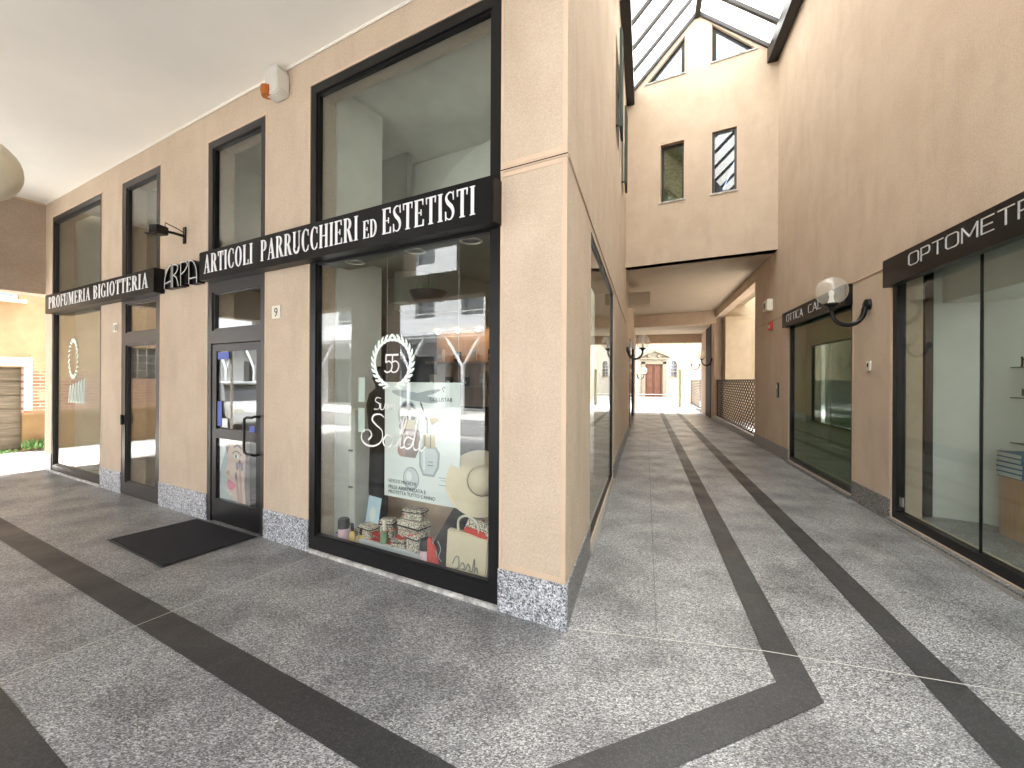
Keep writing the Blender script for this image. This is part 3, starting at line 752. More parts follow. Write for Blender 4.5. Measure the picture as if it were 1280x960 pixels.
def catmull(pts, n=6):
    out = []; P = [pts[0]] + list(pts) + [pts[-1]]
    for i in range(1, len(P) - 2):
        for k in range(n):
            t_ = k / n; p0, p1_, p2, p3 = P[i - 1], P[i], P[i + 1], P[i + 2]
            out.append(tuple(.5 * ((2 * p1_[j]) + (-p0[j] + p2[j]) * t_ + (2 * p0[j] - 5 * p1_[j] + 4 * p2[j] - p3[j]) * t_ ** 2 + (-p0[j] + 3 * p1_[j] - 3 * p2[j] + p3[j]) * t_ ** 3) for j in (0, 1)))
    out.append(tuple(pts[-1])); return out
SERIF['I'] = (.24, stem(.05))
SERIF['L'] = (.46, stem(.05) + [rect(.18, .45, 0, H_), [(.41, 0), (.46, 0), (.46, .24), (.42, .24)]])
SERIF['E'] = (.50, stem(.05) + [rect(.18, .45, 0, H_), [(.42, 0), (.49, 0), (.49, .24), (.45, .24)], rect(.18, .43, 1 - H_, 1), [(.40, 1), (.46, 1), (.46, .78), (.43, .78)], rect(.18, .35, .49, .53), rect(.33, .37, .40, .62)])
SERIF['F'] = (.46, stem(.05) + [rect(.18, .43, 1 - H_, 1), [(.40, 1), (.46, 1), (.46, .78), (.43, .78)], rect(.18, .35, .49, .53), rect(.33, .37, .40, .62)])
SERIF['T'] = (.50, [rect(.185, .315, 0, 1), rect(.13, .37, 0, .035), rect(.02, .48, 1 - H_, 1), [(.0, 1), (.05, 1), (.05, .76), (.02, .76)], [(.45, 1), (.5, 1), (.48, .76), (.45, .76)]])
SERIF['H'] = (.62, stem(.05) + stem(.43) + [rect(.18, .44, .49, .535)])
SERIF['M'] = (.80, [rect(.08, .13, 0, 1), rect(.0, .2, 0, .035), rect(.0, .16, .965, 1), [(.12, 1), (.24, 1), (.44, .12), (.37, 0)], [(.37, 0), (.43, .14), (.62, 1), (.56, 1)]] + stem(.60))
SERIF['A'] = (.60, [[(.06, 0), (.11, 0), (.31, .93), (.28, 1)], [(.28, 1), (.34, 1), (.57, 0), (.42, 0), (.27, .78)], rect(.15, .44, .30, .345), rect(.0, .17, 0, .035), rect(.36, .63, 0, .035)])
SERIF['P'] = (.50, stem(.05) + [arc(.24, .735, .25, .265, -90, 90, S_, H_), rect(.18, .25, 1 - H_, 1), rect(.18, .25, .47, .47 + H_)])
SERIF['R'] = (.58, stem(.05) + [arc(.24, .745, .24, .255, -90, 90, S_, H_), rect(.18, .25, 1 - H_, 1), rect(.18, .25, .49, .49 + H_), [(.25, .51), (.37, .51), (.57, 0), (.42, 0)], rect(.42, .61, 0, .035)])
SERIF['B'] = (.54, stem(.05) + [arc(.24, .76, .22, .24, -90, 90, S_, H_), arc(.24, .265, .27, .265, -90, 90, S_, H_), rect(.18, .25, 1 - H_, 1), rect(.18, .25, .50, .50 + H_), rect(.18, .25, 0, H_)])
SERIF['D'] = (.58, stem(.05) + [arc(.22, .5, .34, .5, -90, 90, S_, H_), rect(.18, .23, 1 - H_, 1), rect(.18, .23, 0, H_)])
SERIF['O'] = (.60, [arc(.29, .5, .28, .515, 90, 270, S_, H_ * .8), arc(.29, .5, .28, .515, -90, 90, S_, H_ * .8)])
SERIF['C'] = (.54, [arc(.29, .5, .28, .515, 55, 305, S_, H_ * .8, 20), [(.44, .96), (.49, .96), (.49, .68), (.45, .72)], [(.40, .07), (.47, .05), (.51, .27), (.48, .27)]])
SERIF['G'] = (.60, [arc(.29, .5, .28, .515, 55, 300, S_, H_ * .8, 20), [(.44, .96), (.49, .96), (.49, .68), (.45, .72)], rect(.40, .53, .03, .42), rect(.34, .59, .40, .435)])
SERIF['U'] = (.58, [rect(.05, .185, .28, 1), rect(0, .235, .965, 1), rect(.46, .50, .28, 1), rect(.41, .56, .965, 1), arc(.275, .28, .225, .295, 180, 360, .085, .1)])
_s = catmull([(.40, .76), (.37, .92), (.24, .985), (.10, .90), (.08, .76), (.17, .61), (.32, .46), (.40, .27), (.35, .09), (.22, .02), (.08, .10), (.05, .28)], 4)
_w = [(.035 + .11 * math.exp(-((k / (len(_s) - 1) - .5) / .20) ** 2)) for k in range(len(_s))]
SERIF['S'] = (.47, [ribbon2(_s, _w), [(.38, 1.0), (.42, 1.0), (.42, .70), (.39, .70)], [(.03, 0), (.07, 0), (.06, .32), (.03, .32)]])
def word(mb, glyphs, text, x0, x1, z0, h, y, th=.012, gap=.09, stroke=None):
    tot = sum((glyphs[c][0] if c != ' ' else .3) + gap for c in text) - gap; k = (x1 - x0) / tot; x = x0
    for c in text:
        if c == ' ': x += (.3 + gap) * k; continue
        wd, polys = glyphs[c]
        for i, p in enumerate(polys):
            mb.plate([(x + u * k, z0 + v * h) for u, v in p], y - .0004 * (i % 7), y + th)
        x += (wd + gap) * k
def rr(p0, p1, t_=.07): return ribbon2([p0, p1], t_)
TE = {}
t_ = .075
def loop_rect(w_, z0, z1, c=.16):
    o = [(c, z0), (w_ - c, z0), (w_ - .03, z0 + .03), (w_, z0 + c), (w_, z1 - c), (w_ - .03, z1 - .03), (w_ - c, z1), (c, z1), (.03, z1 - .03), (0, z1 - c), (0, z0 + c), (.03, z0 + .03)]
    i_ = [(max(t_, min(w_ - t_, x)), max(z0 + t_, min(z1 - t_, z))) for x, z in o]
    return o, i_
def seg_loop(pts, closed=True):
    out = []; n = len(pts)
    for k in range(n if closed else n - 1): out.append(rr(pts[k], pts[(k + 1) % n], t_))
    return out
TE['O'] = (.95, seg_loop([(.2, .04), (.75, .04), (.9, .16), (.9, .84), (.75, .96), (.2, .96), (.05, .84), (.05, .16)]))
TE['P'] = (.80, [rr((.04, 0), (.04, 1), t_)] + seg_loop([(.04, .96), (.62, .96), (.74, .86), (.74, .54), (.62, .42), (.04, .42)], False))
TE['T'] = (.85, [rr((0, .96), (.85, .96), t_), rr((.42, 0), (.42, .96), t_)])
TE['M'] = (1.05, [rr((.04, 0), (.04, 1), t_), rr((.04, .97), (.52, .25), t_), rr((.52, .25), (1.0, .97), t_), rr((1.0, 0), (1.0, 1), t_)])
TE['E'] = (.78, [rr((.04, 0), (.04, 1), t_), rr((.04, .96), (.74, .96), t_), rr((.04, .5), (.66, .5), t_), rr((.04, .04), (.74, .04), t_)])
TE['R'] = (.84, [rr((.04, 0), (.04, 1), t_)] + seg_loop([(.04, .96), (.66, .96), (.78, .86), (.78, .54), (.66, .42), (.04, .42)], False) + [rr((.52, .42), (.80, 0), t_)])
TE['I'] = (.14, [rr((.06, 0), (.06, 1), t_)])
TE['A'] = (.95, [rr((.03, 0), (.46, .98), t_), rr((.46, .98), (.9, 0), t_), rr((.2, .32), (.74, .32), t_)])
TE['C'] = (.86, seg_loop([(.84, .96), (.2, .96), (.05, .84), (.05, .16), (.2, .04), (.84, .04)], False))
TE['L'] = (.72, [rr((.04, 0), (.04, 1), t_), rr((.04, .04), (.70, .04), t_)])

def sign_box(label, mw, x0, x1, z0, z1, dep, words, glyphs, lm, cat='sign', back='sign_black', gap=.09):
    o = thing('shop_sign', label, cat, mw @ T((x0 + x1) / 2, 0, z0)); ox = -(x0 + x1) / 2
    bxm(x0 + ox, x1 + ox, -dep, -.001, 0, z1 - z0).build('panel', back, o, bevel=.004)
    for (tx, a_, b_, zz, h) in words:
        m = MB(); word(m, glyphs, tx, a_ + ox, b_ + ox, zz - z0, h, -dep - .006, .0055, gap); m.build('lettering', lm, o, smooth=False)
    return o
sg = sign_box('long black sign over the shop door reading ARTICOLI PARRUCCHIERI ED ESTETISTI', FM, -4.40, -.50, 2.74, 3.06, .12,
         [('ARTICOLI', -4.30, -3.36, 2.81, .205), ('PARRUCCHIERI', -3.22, -1.83, 2.81, .205), ('ED', -1.77, -1.61, 2.81, .145), ('ESTETISTI', -1.55, -.645, 2.81, .205)], SERIF, 'letter_white')
bxm(-1.955, -1.951, -.122, -.0, .01, .31).build('end_cap', 'bronze_frame', sg)
sign_box('bronze toned black sign at far left reading PROFUMERIA BIGIOTTERIA', FM, -9.47, -5.51, 2.72, 3.03, .12,
         [('PROFUMERIA', -9.28, -7.52, 2.79, .19), ('BIGIOTTERIA', -7.40, -5.66, 2.79, .195)], SERIF, 'letter_white', back='sign_black')
sign_box('large black sign on the right wall reading OPTOMETRIA in thin letters', RM, -3.34, 3.5, 2.745, 3.06, .10,
         [('OPTOMETRIA', -2.805, -.95, 2.865, .135)], TE, 'letter_silver', gap=.16)
sign_box('small black sign above the second window reading OTTICA', RM, -7.28, -4.36, 2.72, 3.01, .10,
         [('OTTICA', -6.98, -6.05, 2.805, .14), ('CAL', -5.78, -5.2, 2.805, .14)], TE, 'letter_silver', gap=.16)
# ARPA letters: deep black channel letters with pale faces
ap = thing('letter_sign', 'tall narrow black channel letters reading ARPA between the two sign boards', 'sign', FM @ T(-4.98, 0, 2.745))
shapes = {'A': [catmull([(.0, 0), (.02, .45), (.10, .80), (.2, 1.0)]), [(.22, 0), (.22, 1)], [(.02, .22), (.22, .30)]],
          'R': [[(.02, 0), (.02, 1)], catmull([(.02, .98), (.14, .93), (.18, .78), (.12, .60), (.03, .5)]), catmull([(.05, .5), (.14, .36), (.20, 0)])],
          'P': [[(.02, 0), (.02, 1)], catmull([(.02, .98), (.16, .97), (.22, .82), (.14, .60), (.03, .48)])],
          'Z': [[(.02, 0), (.02, 1)], catmull([(.02, .97), (.12, .93), (.21, .65), (.24, .3), (.24, 0)]), [(.02, .22), (.24, .22)]]}
xx = -.335
for c in 'ARPZ':
    lb, lf = MB(), MB()
    for j, p in enumerate(shapes[c]):
        pts = [(xx + u * .80, .0 + v * .28) for u, v in p]
        lb.plate(ribbon2(pts, .020), -.085 + .0005 * j, -.002); lf.plate(ribbon2(pts, .014), -.088 - .0004 * j, -.0855)
    if c in 'AZ':
        fill = ([(.0, 0), (.02, .45), (.10, .80), (.2, 1.0), (.22, 0)] if c == 'A' else [(.02, 0), (.02, .97), (.12, .93), (.21, .65), (.24, .3), (.24, 0)])
    elif c == 'R': fill = [(.02, 0), (.02, .98), (.14, .93), (.18, .78), (.12, .60), (.07, .5), (.14, .36), (.20, 0)]
    else: fill = [(.02, .1), (.02, .97), (.16, .97), (.22, .82), (.14, .60), (.12, 0.1)]
    lb.plate([(xx + u * .80, .0 + v * .28) for u, v in fill], -.055, -.004)
    lbo = lb.build('letter', 'sign_black', ap, smooth=False); lf.build('face', 'letter_silver', lbo, smooth=False)
    xx += .195

# ------------------------------------------------------------------ small things on the walls
def text_mesh(s, size, mt, parent, loc, name='lettering', align='LEFT', ext=.001, sx=1.0):
    cu = bpy.data.curves.new('t', 'FONT'); cu.body = s; cu.size = size; cu.extrude = ext; cu.align_x = align
    ob = bpy.data.objects.new('t', cu); col.objects.link(ob)
    me = bpy.data.meshes.new_from_object(ob.evaluated_get(bpy.context.evaluated_depsgraph_get()))
    bpy.data.objects.remove(ob); bpy.data.curves.remove(cu)
    me.transform(Matrix.Rotation(R_(90), 4, 'X')); me.transform(Matrix.Diagonal((sx, 1, 1, 1))); me.transform(T(*loc)); me.materials.clear(); me.materials.append(M[mt])
    o = bpy.data.objects.new(name, me); col.objects.link(o); o.parent = parent; return o
for n_, x0, z0, lab in (('9', -3.215, 2.25, 'small white house number plate 9 right of the shop door'), ('10', -7.06, 2.30, 'small white house number plate 10 on the far left pier')):
    o = thing('number_plate', lab, 'number plate', FM @ T(x0, 0, z0)); bxm(0, .14, -.01, -.001, 0, .13).build('plate', 'ivory', o, bevel=.002)
    text_mesh(n_, .125, 'print_dark', o, (.07, -.0112, .022), align='CENTER')
al = thing('alarm_siren', 'grey alarm siren box with an amber beacon under the portico ceiling', 'alarm', FM @ T(-3.07, 0, 4.42))
MB().plate([(-.10, .02), (-.07, 0), (.09, 0), (.12, .03), (.12, .22), (.07, .28), (-.05, .28), (-.10, .23)], -.13, -.002).build('box', 'grey_plastic', al, bevel=.012)
MB().lathe([(.0, -.05), (.05, -.045), (.06, 0), (.055, .05), (0, .055)], (-.065, -.12, .05), 16).build('beacon', 'orange_lens', al)
sp = thing('wall_spotlight', 'small black spotlight on a bracket arm beside the narrow window', 'spotlight', FM @ T(-5.0, 0, 3.38))
bxm(-.03, .03, -.015, -.001, -.10, .10).build('bracket', 'black_frame', sp)
MB().tube([(0, -.01, -.01), (-.01, -.12, 0.0), (-.02, -.2, 0)], .016, 8).build('arm', 'black_frame', sp)
MB().tube([(0, -.01, .03), (-.01, -.07, .06), (-.02, -.20, .10), (-.02, -.2, .02)], .006, 6).build('stay', 'black_frame', sp)
m = MB(); m.box(-.065, .065, -.08, .06, -.055, .045, T(-.03, -.25, .0) @ Matrix.Rotation(R_(18), 4, 'Z')); hd = m.build('head', 'black_frame', sp, bevel=.01)
MB().box(-.085, .065, -.11, -.07, -.07, -.06, T(-.03, -.25, .0) @ Matrix.Rotation(R_(18), 4, 'Z')).build('visor', 'black_frame', hd)
eb = thing('camera_box', 'cream sensor box on the right wall beyond the second window', 'sensor', RM @ T(-8.55, 0, 3.25))
bxm(-.2, .2, -.12, -.001, 0, .26).build('box', 'ivory', eb, bevel=.01); bxm(-.09, .03, -.128, -.121, .06, .19).build('lens', 'black_frame', eb)
o = thing('alarm_button', 'small red box on the right wall below the cream sensor', 'alarm', RM @ T(-8.42, 0, 2.80)); bxm(-.1, .1, -.06, -.001, 0, .19).build('box', 'red_plastic', o, bevel=.01); bxm(-.05, .05, -.065, -.061, .05, .12).build('label_plate', 'ivory', o)
o = thing('intercom', 'slim dark intercom strip on the right wall left of the second window', 'intercom', RM @ T(-7.9, 0, 1.28)); bxm(-.05, .05, -.03, -.001, 0, .33).build('body', 'black_frame', o, bevel=.004); bxm(-.02, .02, -.034, -.031, .2, .28).build('button', 'steel', o)
o = thing('switch_plate', 'small cream key switch on the right wall between the optician windows', 'switch', RM @ T(-3.88, 0, 1.78)); bxm(-.055, .055, -.02, -.001, 0, .13).build('plate', 'ivory', o, bevel=.004); bxm(-.015, .015, -.026, -.021, .05, .10).build('key', 'black_frame', o)
o = thing('floodlight', 'round grey wall light high on the left passage wall near the skylight', 'lamp', PM @ T(4.35, 0, 7.95))
MB().tube([(0, 0, 0), (0, -.05, 0), (0, -.06, 0), (0, -.16, 0)], [.05, .05, .17, .14], 20).build('housing', 'grey_plastic', o); MB().tube([(0, -.161, 0), (0, -.185, 0)], [.12, .06], 20).build('lens', 'globe_glass', o)

# globe sconces
def sconce(mw, label):
    o = thing('wall_sconce', label, 'lamp', mw, 'globe wall lamps in the passage')
    pts = []
    pts = [(0, -.0, .04), (0, -.03, .04), (0, -.05, .02), (0, -.058, -.06)] + [(0, -.24 + .182 * math.cos(R_(a_)), -.10 - .19 * math.sin(R_(a_))) for a_ in range(0, 181, 15)]
    pts = [(0, -.012, -.025), (0, -.035, -.03)] + pts[4:]
    MB().tube(pts, [.036 - .014 * k / 14 for k in range(len(pts))], 12).build('arm', 'black_frame', o)
    MB().tube([(0, -.001, -.03), (0, -.03, -.03), (0, -.062, -.05)], [.075, .07, .03], 16).build('wall_plate', 'black_frame', o)
    MB().lathe([(.02, -.10), (.035, -.05), (.09, -.015), (.092, 0), (.0, .002)], (0, -.422, 0), 20).build('holder', 'black_frame', o)
    g = MB(); n = 14; r = .185; a0 = math.asin(.088 / r)
    g.lathe([(r * math.sin(a_), -r * math.cos(a_)) for a_ in [a0 + (math.pi - a0) * k / n for k in range(n + 1)]][:-1] + [(0.0001, r)], (0, -.422, r * math.cos(a0)), 28)
    gl = g.build('globe', 'globe_glass', o)
    MB().lathe([(.05, .0), (.03, .04), (.022, .09), (.03, .12), (.028, .16), (0, .175)], (0, -.422, .003), 12).build('bulb', 'bulb', gl)
    return o
s1 = sconce(RM @ T(-3.89, 0, 2.67), 'nearest globe wall lamp, on the right wall between the two optician windows')
dup(s1, PM @ T(9.3, 0, 2.50), 'globe wall lamp on the left wall under the bridge')
dup(s1, RM @ T(-17.7, 0, 2.58), 'globe wall lamp on the dark pillar beside the near lattice bay')
dup(s1, RM @ T(-22.0, 0.0, 2.5), 'globe wall lamp in front of the farther cream boards')
dup(s1, PM @ T(22.8, 0, 2.0), 'farthest globe wall lamp, on the left at the end of the tunnel')
# portico ceiling globe at the left edge
pl = thing('ceiling_globe', 'opal globe hanging from the portico ceiling at the left edge', 'lamp', T(-4.93, 4.0, 3.57))
MB().lathe([(.30 * math.sin(math.pi * k / 16) + .0001, -.30 * math.cos(math.pi * k / 16)) for k in range(17)], (0, 0, 0), 28).build('shade', 'opal', pl)
MB().tube([(0, 0, .29), (0, 0, 1.14)], .014, 8).build('rod', 'black_frame', pl)

# door mat
mt1 = thing('door_mat', 'black rubber backed door mat lying before the shop entrance', 'mat', FM @ T(-4.0, -.45, 0))
MB().plate([(-.60, -.37), (-.56, .385), (.565, .40), (.59, -.40)], .001, .012, m=Matrix(((1, 0, 0, 0), (0, 0, 1, 0), (0, 1, 0, 0.002), (0, 0, 0, 1)))).build('pile', 'rubber', mt1, bevel=.003)
MB().plate([(-.62, -.39), (-.58, .40), (.58, .42), (.61, -.42)], 0, .004, m=Matrix(((1, 0, 0, 0), (0, 0, 1, 0), (0, 1, 0, .006), (0, 0, 0, 1)))).build('border', 'black_plastic', mt1)

# ------------------------------------------------------------------ decals on the display window (parts of the window)
m = MB()
cxl, czl, rx_, rz_ = -1.59, 1.785, .215, .205
def lf(cx, cz, ang, L=.070, wd=.013):
    P = [(0, 0), (.35 * L, wd), (.75 * L, wd * .8), (L, 0), (.7 * L, -wd * .7), (.3 * L, -wd * .8)]; c, s_ = math.cos(ang), math.sin(ang)
    m.plate([(cx + x * c - z * s_, cz + x * s_ + z * c) for x, z in P], .0335 - .0002 * (len(m.v) % 5), .0365)
for sd_ in (-1, 1):
    for k in range(13):
        a_ = R_(-78 + k * 13.0); x = cxl + sd_ * rx_ * math.cos(a_); z = czl + rz_ * math.sin(a_)
        tang = a_ + math.pi / 2
        for s2 in (-.45, .45):
            ang = tang + s2; dx, dz = math.cos(ang), math.sin(ang)
            lf(x, z, ang if sd_ > 0 else math.pi - ang)
    m.plate(ribbon2([(cxl + sd_ * rx_ * math.cos(R_(q)), czl + rz_ * math.sin(R_(q))) for q in range(-84, 84, 6)], .006), .034, .0366)
m.build('laurel_decal', 'decal_white', wbig, smooth=False)
m = MB()
for k, x0 in enumerate((-1.675, -1.60)):
    pts = [(.075, 1), (.012, 1), (.008, .58)] + catmull([(.01, .60), (.045, .65), (.082, .52), (.085, .3), (.06, .08), (.02, .02), (-.005, .12)], 5)
    m.plate(ribbon2([(x0 + u, 1.70 + v * .15) for u, v in [(.08, 1), (.012, 1)]], .016), .0340 + .0003 * k, .0368)
    m.plate(ribbon2([(x0 + .014, 1.85), (x0 + .010, 1.785)], .012), .0341, .0367)
    m.plate(ribbon2([(x0 + u, 1.70 + v * .15) for u, v in catmull([(.010, .57), (.045, .65), (.078, .52), (.082, .3), (.06, .08), (.02, .02), (-.005, .12)], 5)], .012), .0342, .0366)
m.build('number_decal', 'decal_pale', wbig, smooth=False)
def script_word(strokes, ox, oz, sx, sz, w0=.008):
    for i, s_ in enumerate(strokes):
        p = catmull(s_, 8); n = len(p)
        m.plate(ribbon2([(ox + x * sx, oz + z * sz) for x, z in p], [w0 * (.55 + .9 * abs(math.sin(math.pi * 2.5 * k / n))) for k in range(n)]), .0335 - .0002 * i, .0365)
m = MB()
Sw = [[(1.05, 1.45), (.85, 1.6), (.55, 1.55), (.45, 1.3), (.65, 1.05), (.95, .75), (.9, .25), (.55, -.02), (.15, .0), (-.1, .3), (.0, .7), (.3, .75), (.42, .5), (.25, .25)],
      [(1.45, .5), (1.2, .6), (1.0, .3), (1.1, .02), (1.35, .15), (1.5, .55), (1.4, .05), (1.6, .1), (1.75, .35)],
      [(1.72, .25), (1.95, .9), (2.1, 1.45), (1.98, 1.5), (1.85, .6), (1.82, .05), (2.0, .1)],
      [(2.4, .5), (2.15, .58), (2.0, .28), (2.1, .02), (2.35, .2), (2.5, .9), (2.62, 1.5)], [(2.6, 1.3), (2.42, .3), (2.5, .0), (2.7, .12)],
      [(2.72, .5), (2.68, .1), (2.78, .0), (2.95, .2)]]
script_word(Sw, -1.93, 1.07, .24, .17, .011)
script_word([[(.5, 1.0), (.2, 1.05), (.1, .75), (.4, .5), (.35, .1), (.0, .05)], [(.5, .6), (.5, .1), (.7, .1), (.85, .6), (.8, .1), (.95, .1)], [(1.0, .6), (.98, .05), (1.1, .5), (1.25, .5), (1.22, .05), (1.35, .5), (1.5, .5), (1.5, .05)]], -1.80, 1.38, .16, .10, .006)
m.build('script_decal', 'decal_pale', wbig, smooth=False)
# faint laurel and script on the far left window
m = MB()
for k in range(22):
    a_ = 2 * math.pi * k / 22; m.plate(ribbon2([(-8.75 + .16 * math.cos(a_), 1.95 + .27 * math.sin(a_)), (-8.75 + .22 * math.cos(a_ + .2), 1.95 + .34 * math.sin(a_ + .2))], .03), .033 - .0002 * (k % 3), .036)
cxs = -8.8
for k in range(6): m.plate(ribbon2(catmull([(-8.95 + k * .12, 1.22), (-8.9 + k * .12, 1.45 + .02 * k), (-8.85 + k * .12, 1.50 + .02 * k), (-8.88 + k * .12, 1.25), (-8.8 + k * .12, 1.25)]), .014), .033 - .0002 * k, .036)
m.build('laurel_decal', 'decal_white', wleft, smooth=False)

# ------------------------------------------------------------------ display of the big window
DZ = .05
dp_ = thing('display_platform', 'grey display floor board behind the big window', 'display base', FM @ T(-1.6, .25, 0))
bxm(-1.0, 1.05, -.17, .55, .028, DZ).build('board', 'grey_green', dp_)
bxm(-1.0, 1.05, -.17, .55, .0, .027).build('base', 'room_dark', dp_)
o = thing('display_counter', 'curved peach coloured counter with grey edge behind the poster', 'counter', FM @ T(-1.5, .6, 0))
cvp = [(-.85 + 1.75 * k / 16, .28 - .22 * math.sin(math.pi * k / 16)) for k in range(17)]
zx = Matrix(((1, 0, 0, 0), (0, 0, 1, 0), (0, 1, 0, 0), (0, 0, 0, 1)))
MB().plate(cvp + [(.9, .5), (-.85, .5)], .05, .50, m=zx).build('front', 'tan_front', o)
MB().plate([(x, y - .03) for x, y in cvp] + [(.9, .52), (-.85, .52)], .50, .57, m=zx).build('edge', 'grey_green', o)
# poster
po = thing('poster', 'large white cosmetics poster with bottles hanging in the big window', 'poster', FM @ T(-1.37, .14, .62))
MB().box(-.41, .41, 0, .006, 0, 1.0).build('sheet', 'print_white', po)
def pp(poly, mt, lay, nm='print'): return MB().plate(poly, -.0012 * lay, -.0012 * lay + .001).build(nm, mt, po, smooth=False)
def ell(cx, cz, rx, rz, n=24, a0=0): return [(cx + rx * math.cos(2 * math.pi * k / n), cz + rz * math.sin(2 * math.pi * k / n)) for k in range(n)]
def rot(poly, cx, cz, a_): c, s_ = math.cos(a_), math.sin(a_); return [(cx + (x - cx) * c - (z - cz) * s_, cz + (x - cx) * s_ + (z - cz) * c) for x, z in poly]
pp(ell(-.14, .72, .11, .125), 'print_grey', 1); pp(ell(-.14, .73, .09, .10), 'print_dark', 2); pp(ell(-.165, .62, .07, .05), 'print_brown', 3)
pp(rect(-.17, -.06, .60, .68), 'print_gold', 4); pp(rect(-.125, -.10, .68, .76), 'print_white', 5)
pp([(-.20, .36), (-.05, .36), (.0, .46), (.0, .58), (-.03, .60), (-.19, .60), (-.22, .56)], 'print_brown', 4); pp(rect(-.19, -.165, .40, .56), 'skin_print', 5); pp(rect(-.14, -.06, .47, .475), 'print_white', 5)
pp(ell(-.20, .41, .05, .05), 'skin_shadow', 5)
pp(rot(rect(.10, .18, .66, .74), .14, .7, .5), 'print_gold', 2); pp(rot(rect(.03, .045, .68, .84), .04, .76, .45), 'print_dark', 3)
pp([(.03, .22), (.15, .22), (.20, .30), (.21, .42), (.17, .47), (.03, .47), (-.01, .42), (-.01, .30)], 'print_grey', 1); pp([(.04, .24), (.14, .24), (.18, .31), (.19, .41), (.16, .45), (.04, .45), (.01, .41), (.01, .31)], 'print_silver', 2); pp(rect(.035, .055, .27, .43), 'print_white', 3); pp(rect(.08, .145, .31, .315), 'print_dark', 3); pp(rect(.085, .14, .34, .344), 'print_dark', 3)
pp(rect(.03, .16, .46, .57), 'print_gold', 3); pp(rect(.05, .06, .46, .57), 'print_dark', 4); pp(rect(.11, .12, .46, .57), 'print_dark', 4)
pp(rect(.07, .085, .57, .70), 'print_grey', 3); pp(ell(-.10, .18, .09, .10), 'print_grey', 1); pp(ell(-.10, .185, .08, .085), 'print_silver', 2); pp(ell(-.12, .20, .035, .04), 'print_white', 3)
pp(rot(ell(-.07, .88, .26, .035), -.07, .88, -.15), 'print_grey', 1); pp(rot(ell(.02, .9, .2, .02), .02, .9, .2), 'print_grey', 2)
text_mesh('COLLISTAR', .046, 'print_dark', po, (.22, -.003, .845), align='CENTER', ext=.0008)
text_mesh('GOCCE MAGICHE', .040, 'print_dark', po, (-.36, -.003, .125), ext=.0008)
text_mesh("PELLE ABBRONZATA E\nPROTETTA TUTTO L'ANNO", .042, 'print_dark', po, (-.36, -.003, .07), ext=.0008)
MB().tube([(.25, -.003, .92), (.235, -.003, .95), (.25, -.003, .965), (.265, -.003, .95)], .0025, 6).build('emblem', 'print_dark', po)
m = MB(); m.box(.2, .36, -.002, -.001, .16, .166); m.box(.2, .36, -.002, -.001, .22, .226); m.box(.22, .34, -.002, -.001, .20, .205); m.build('small_print', 'print_grey', po)
MB().tube([(-.39, .003, 1.0), (-.39, .003, 2.1)], .0012, 5).build('wire', 'steel', po); MB().tube([(.39, .003, 1.0), (.39, .003, 2.1)], .0012, 5).build('wire', 'steel', po)
# white low riser
o = thing('display_riser', 'long low white riser carrying the patterned boxes in the big window', 'riser', FM @ T(-1.79, .25, DZ))
bxm(-.41, .41, -.09, .12, 0, .11).build('block', 'white_board', o, bevel=.004)
bxm(-.40, .40, -.08, .11, .111, .114).build('top', 'white_board', o)
RT = DZ + .115
def pbox(x, y, z, w_, d, h, rot_, label):
    o = thing('patterned_case', label, 'case', FM @ T(x, y, z) @ Matrix.Rotation(R_(rot_), 4, 'Z'), 'leopard patterned beauty cases')
    bxm(-w_ / 2, w_ / 2, -d / 2, d / 2, 0, h * .72).build('body', 'leopard', o, bevel=.008)
    bxm(-w_ / 2 - .004, w_ / 2 + .004, -d / 2 - .004, d / 2 + .004, h * .73, h).build('lid', 'leopard', o, bevel=.01)
    m_ = MB().box(-w_ / 2 - .006, w_ / 2 + .006, -d / 2 - .006, d / 2 + .006, h * .715, h * .745); m_.build('zip', 'brown_cloth', o)
pbox(-2.46, .30, DZ, .15, .12, .10, 5, 'small leopard patterned case at the left end of the window display')
pbox(-2.09, .25, RT, .17, .12, .11, -6, 'leopard patterned case on the left end of the white riser')
pbox(-1.93, .335, RT, .13, .09, .17, 20, 'dark leopard case standing behind the red ribbon')
pbox(-1.60, .32, RT, .27, .14, .22, -4, 'largest leopard patterned case on the white riser')
pbox(-1.60, .34, RT + .222, .20, .12, .09, 8, 'small leopard case lying on top of the largest case')
pbox(-1.475, .205, RT, .15, .09, .15, -8, 'leopard case at the right end of the white riser')
pbox(-1.655, .195, RT, .14, .06, .06, 12, 'flat leopard pouch at the front middle of the white riser')
pbox(-1.10, .40, .58, .16, .12, .20, 10, 'leopard case tucked beneath the straw hat')
def bottle(x, y, z, label, h=.23, r=.05):
    o = thing('lotion_bottle', label, 'bottle', FM @ T(x, y, z), 'pink lotion bottles')
    MB().lathe([(r, 0), (r * 1.02, .02), (r, h * .2)], n=20).build('base', 'red_cloth', o)
    MB().lathe([(r, h * .201), (r * .98, h * .66)], n=20).build('body', 'pink', o)
    MB().lathe([(r * 1.03, h * .661), (r * 1.03, h * .95), (r * .9, h), (0, h)], n=20).build('cap', 'black_plastic', o)
bottle(-2.33, .16, DZ, 'pink lotion bottle with black cap at the left of the display', .27, .052)
bottle(-1.32, .16, DZ, 'pink lotion bottle with black cap at the right of the white riser', .26, .05)
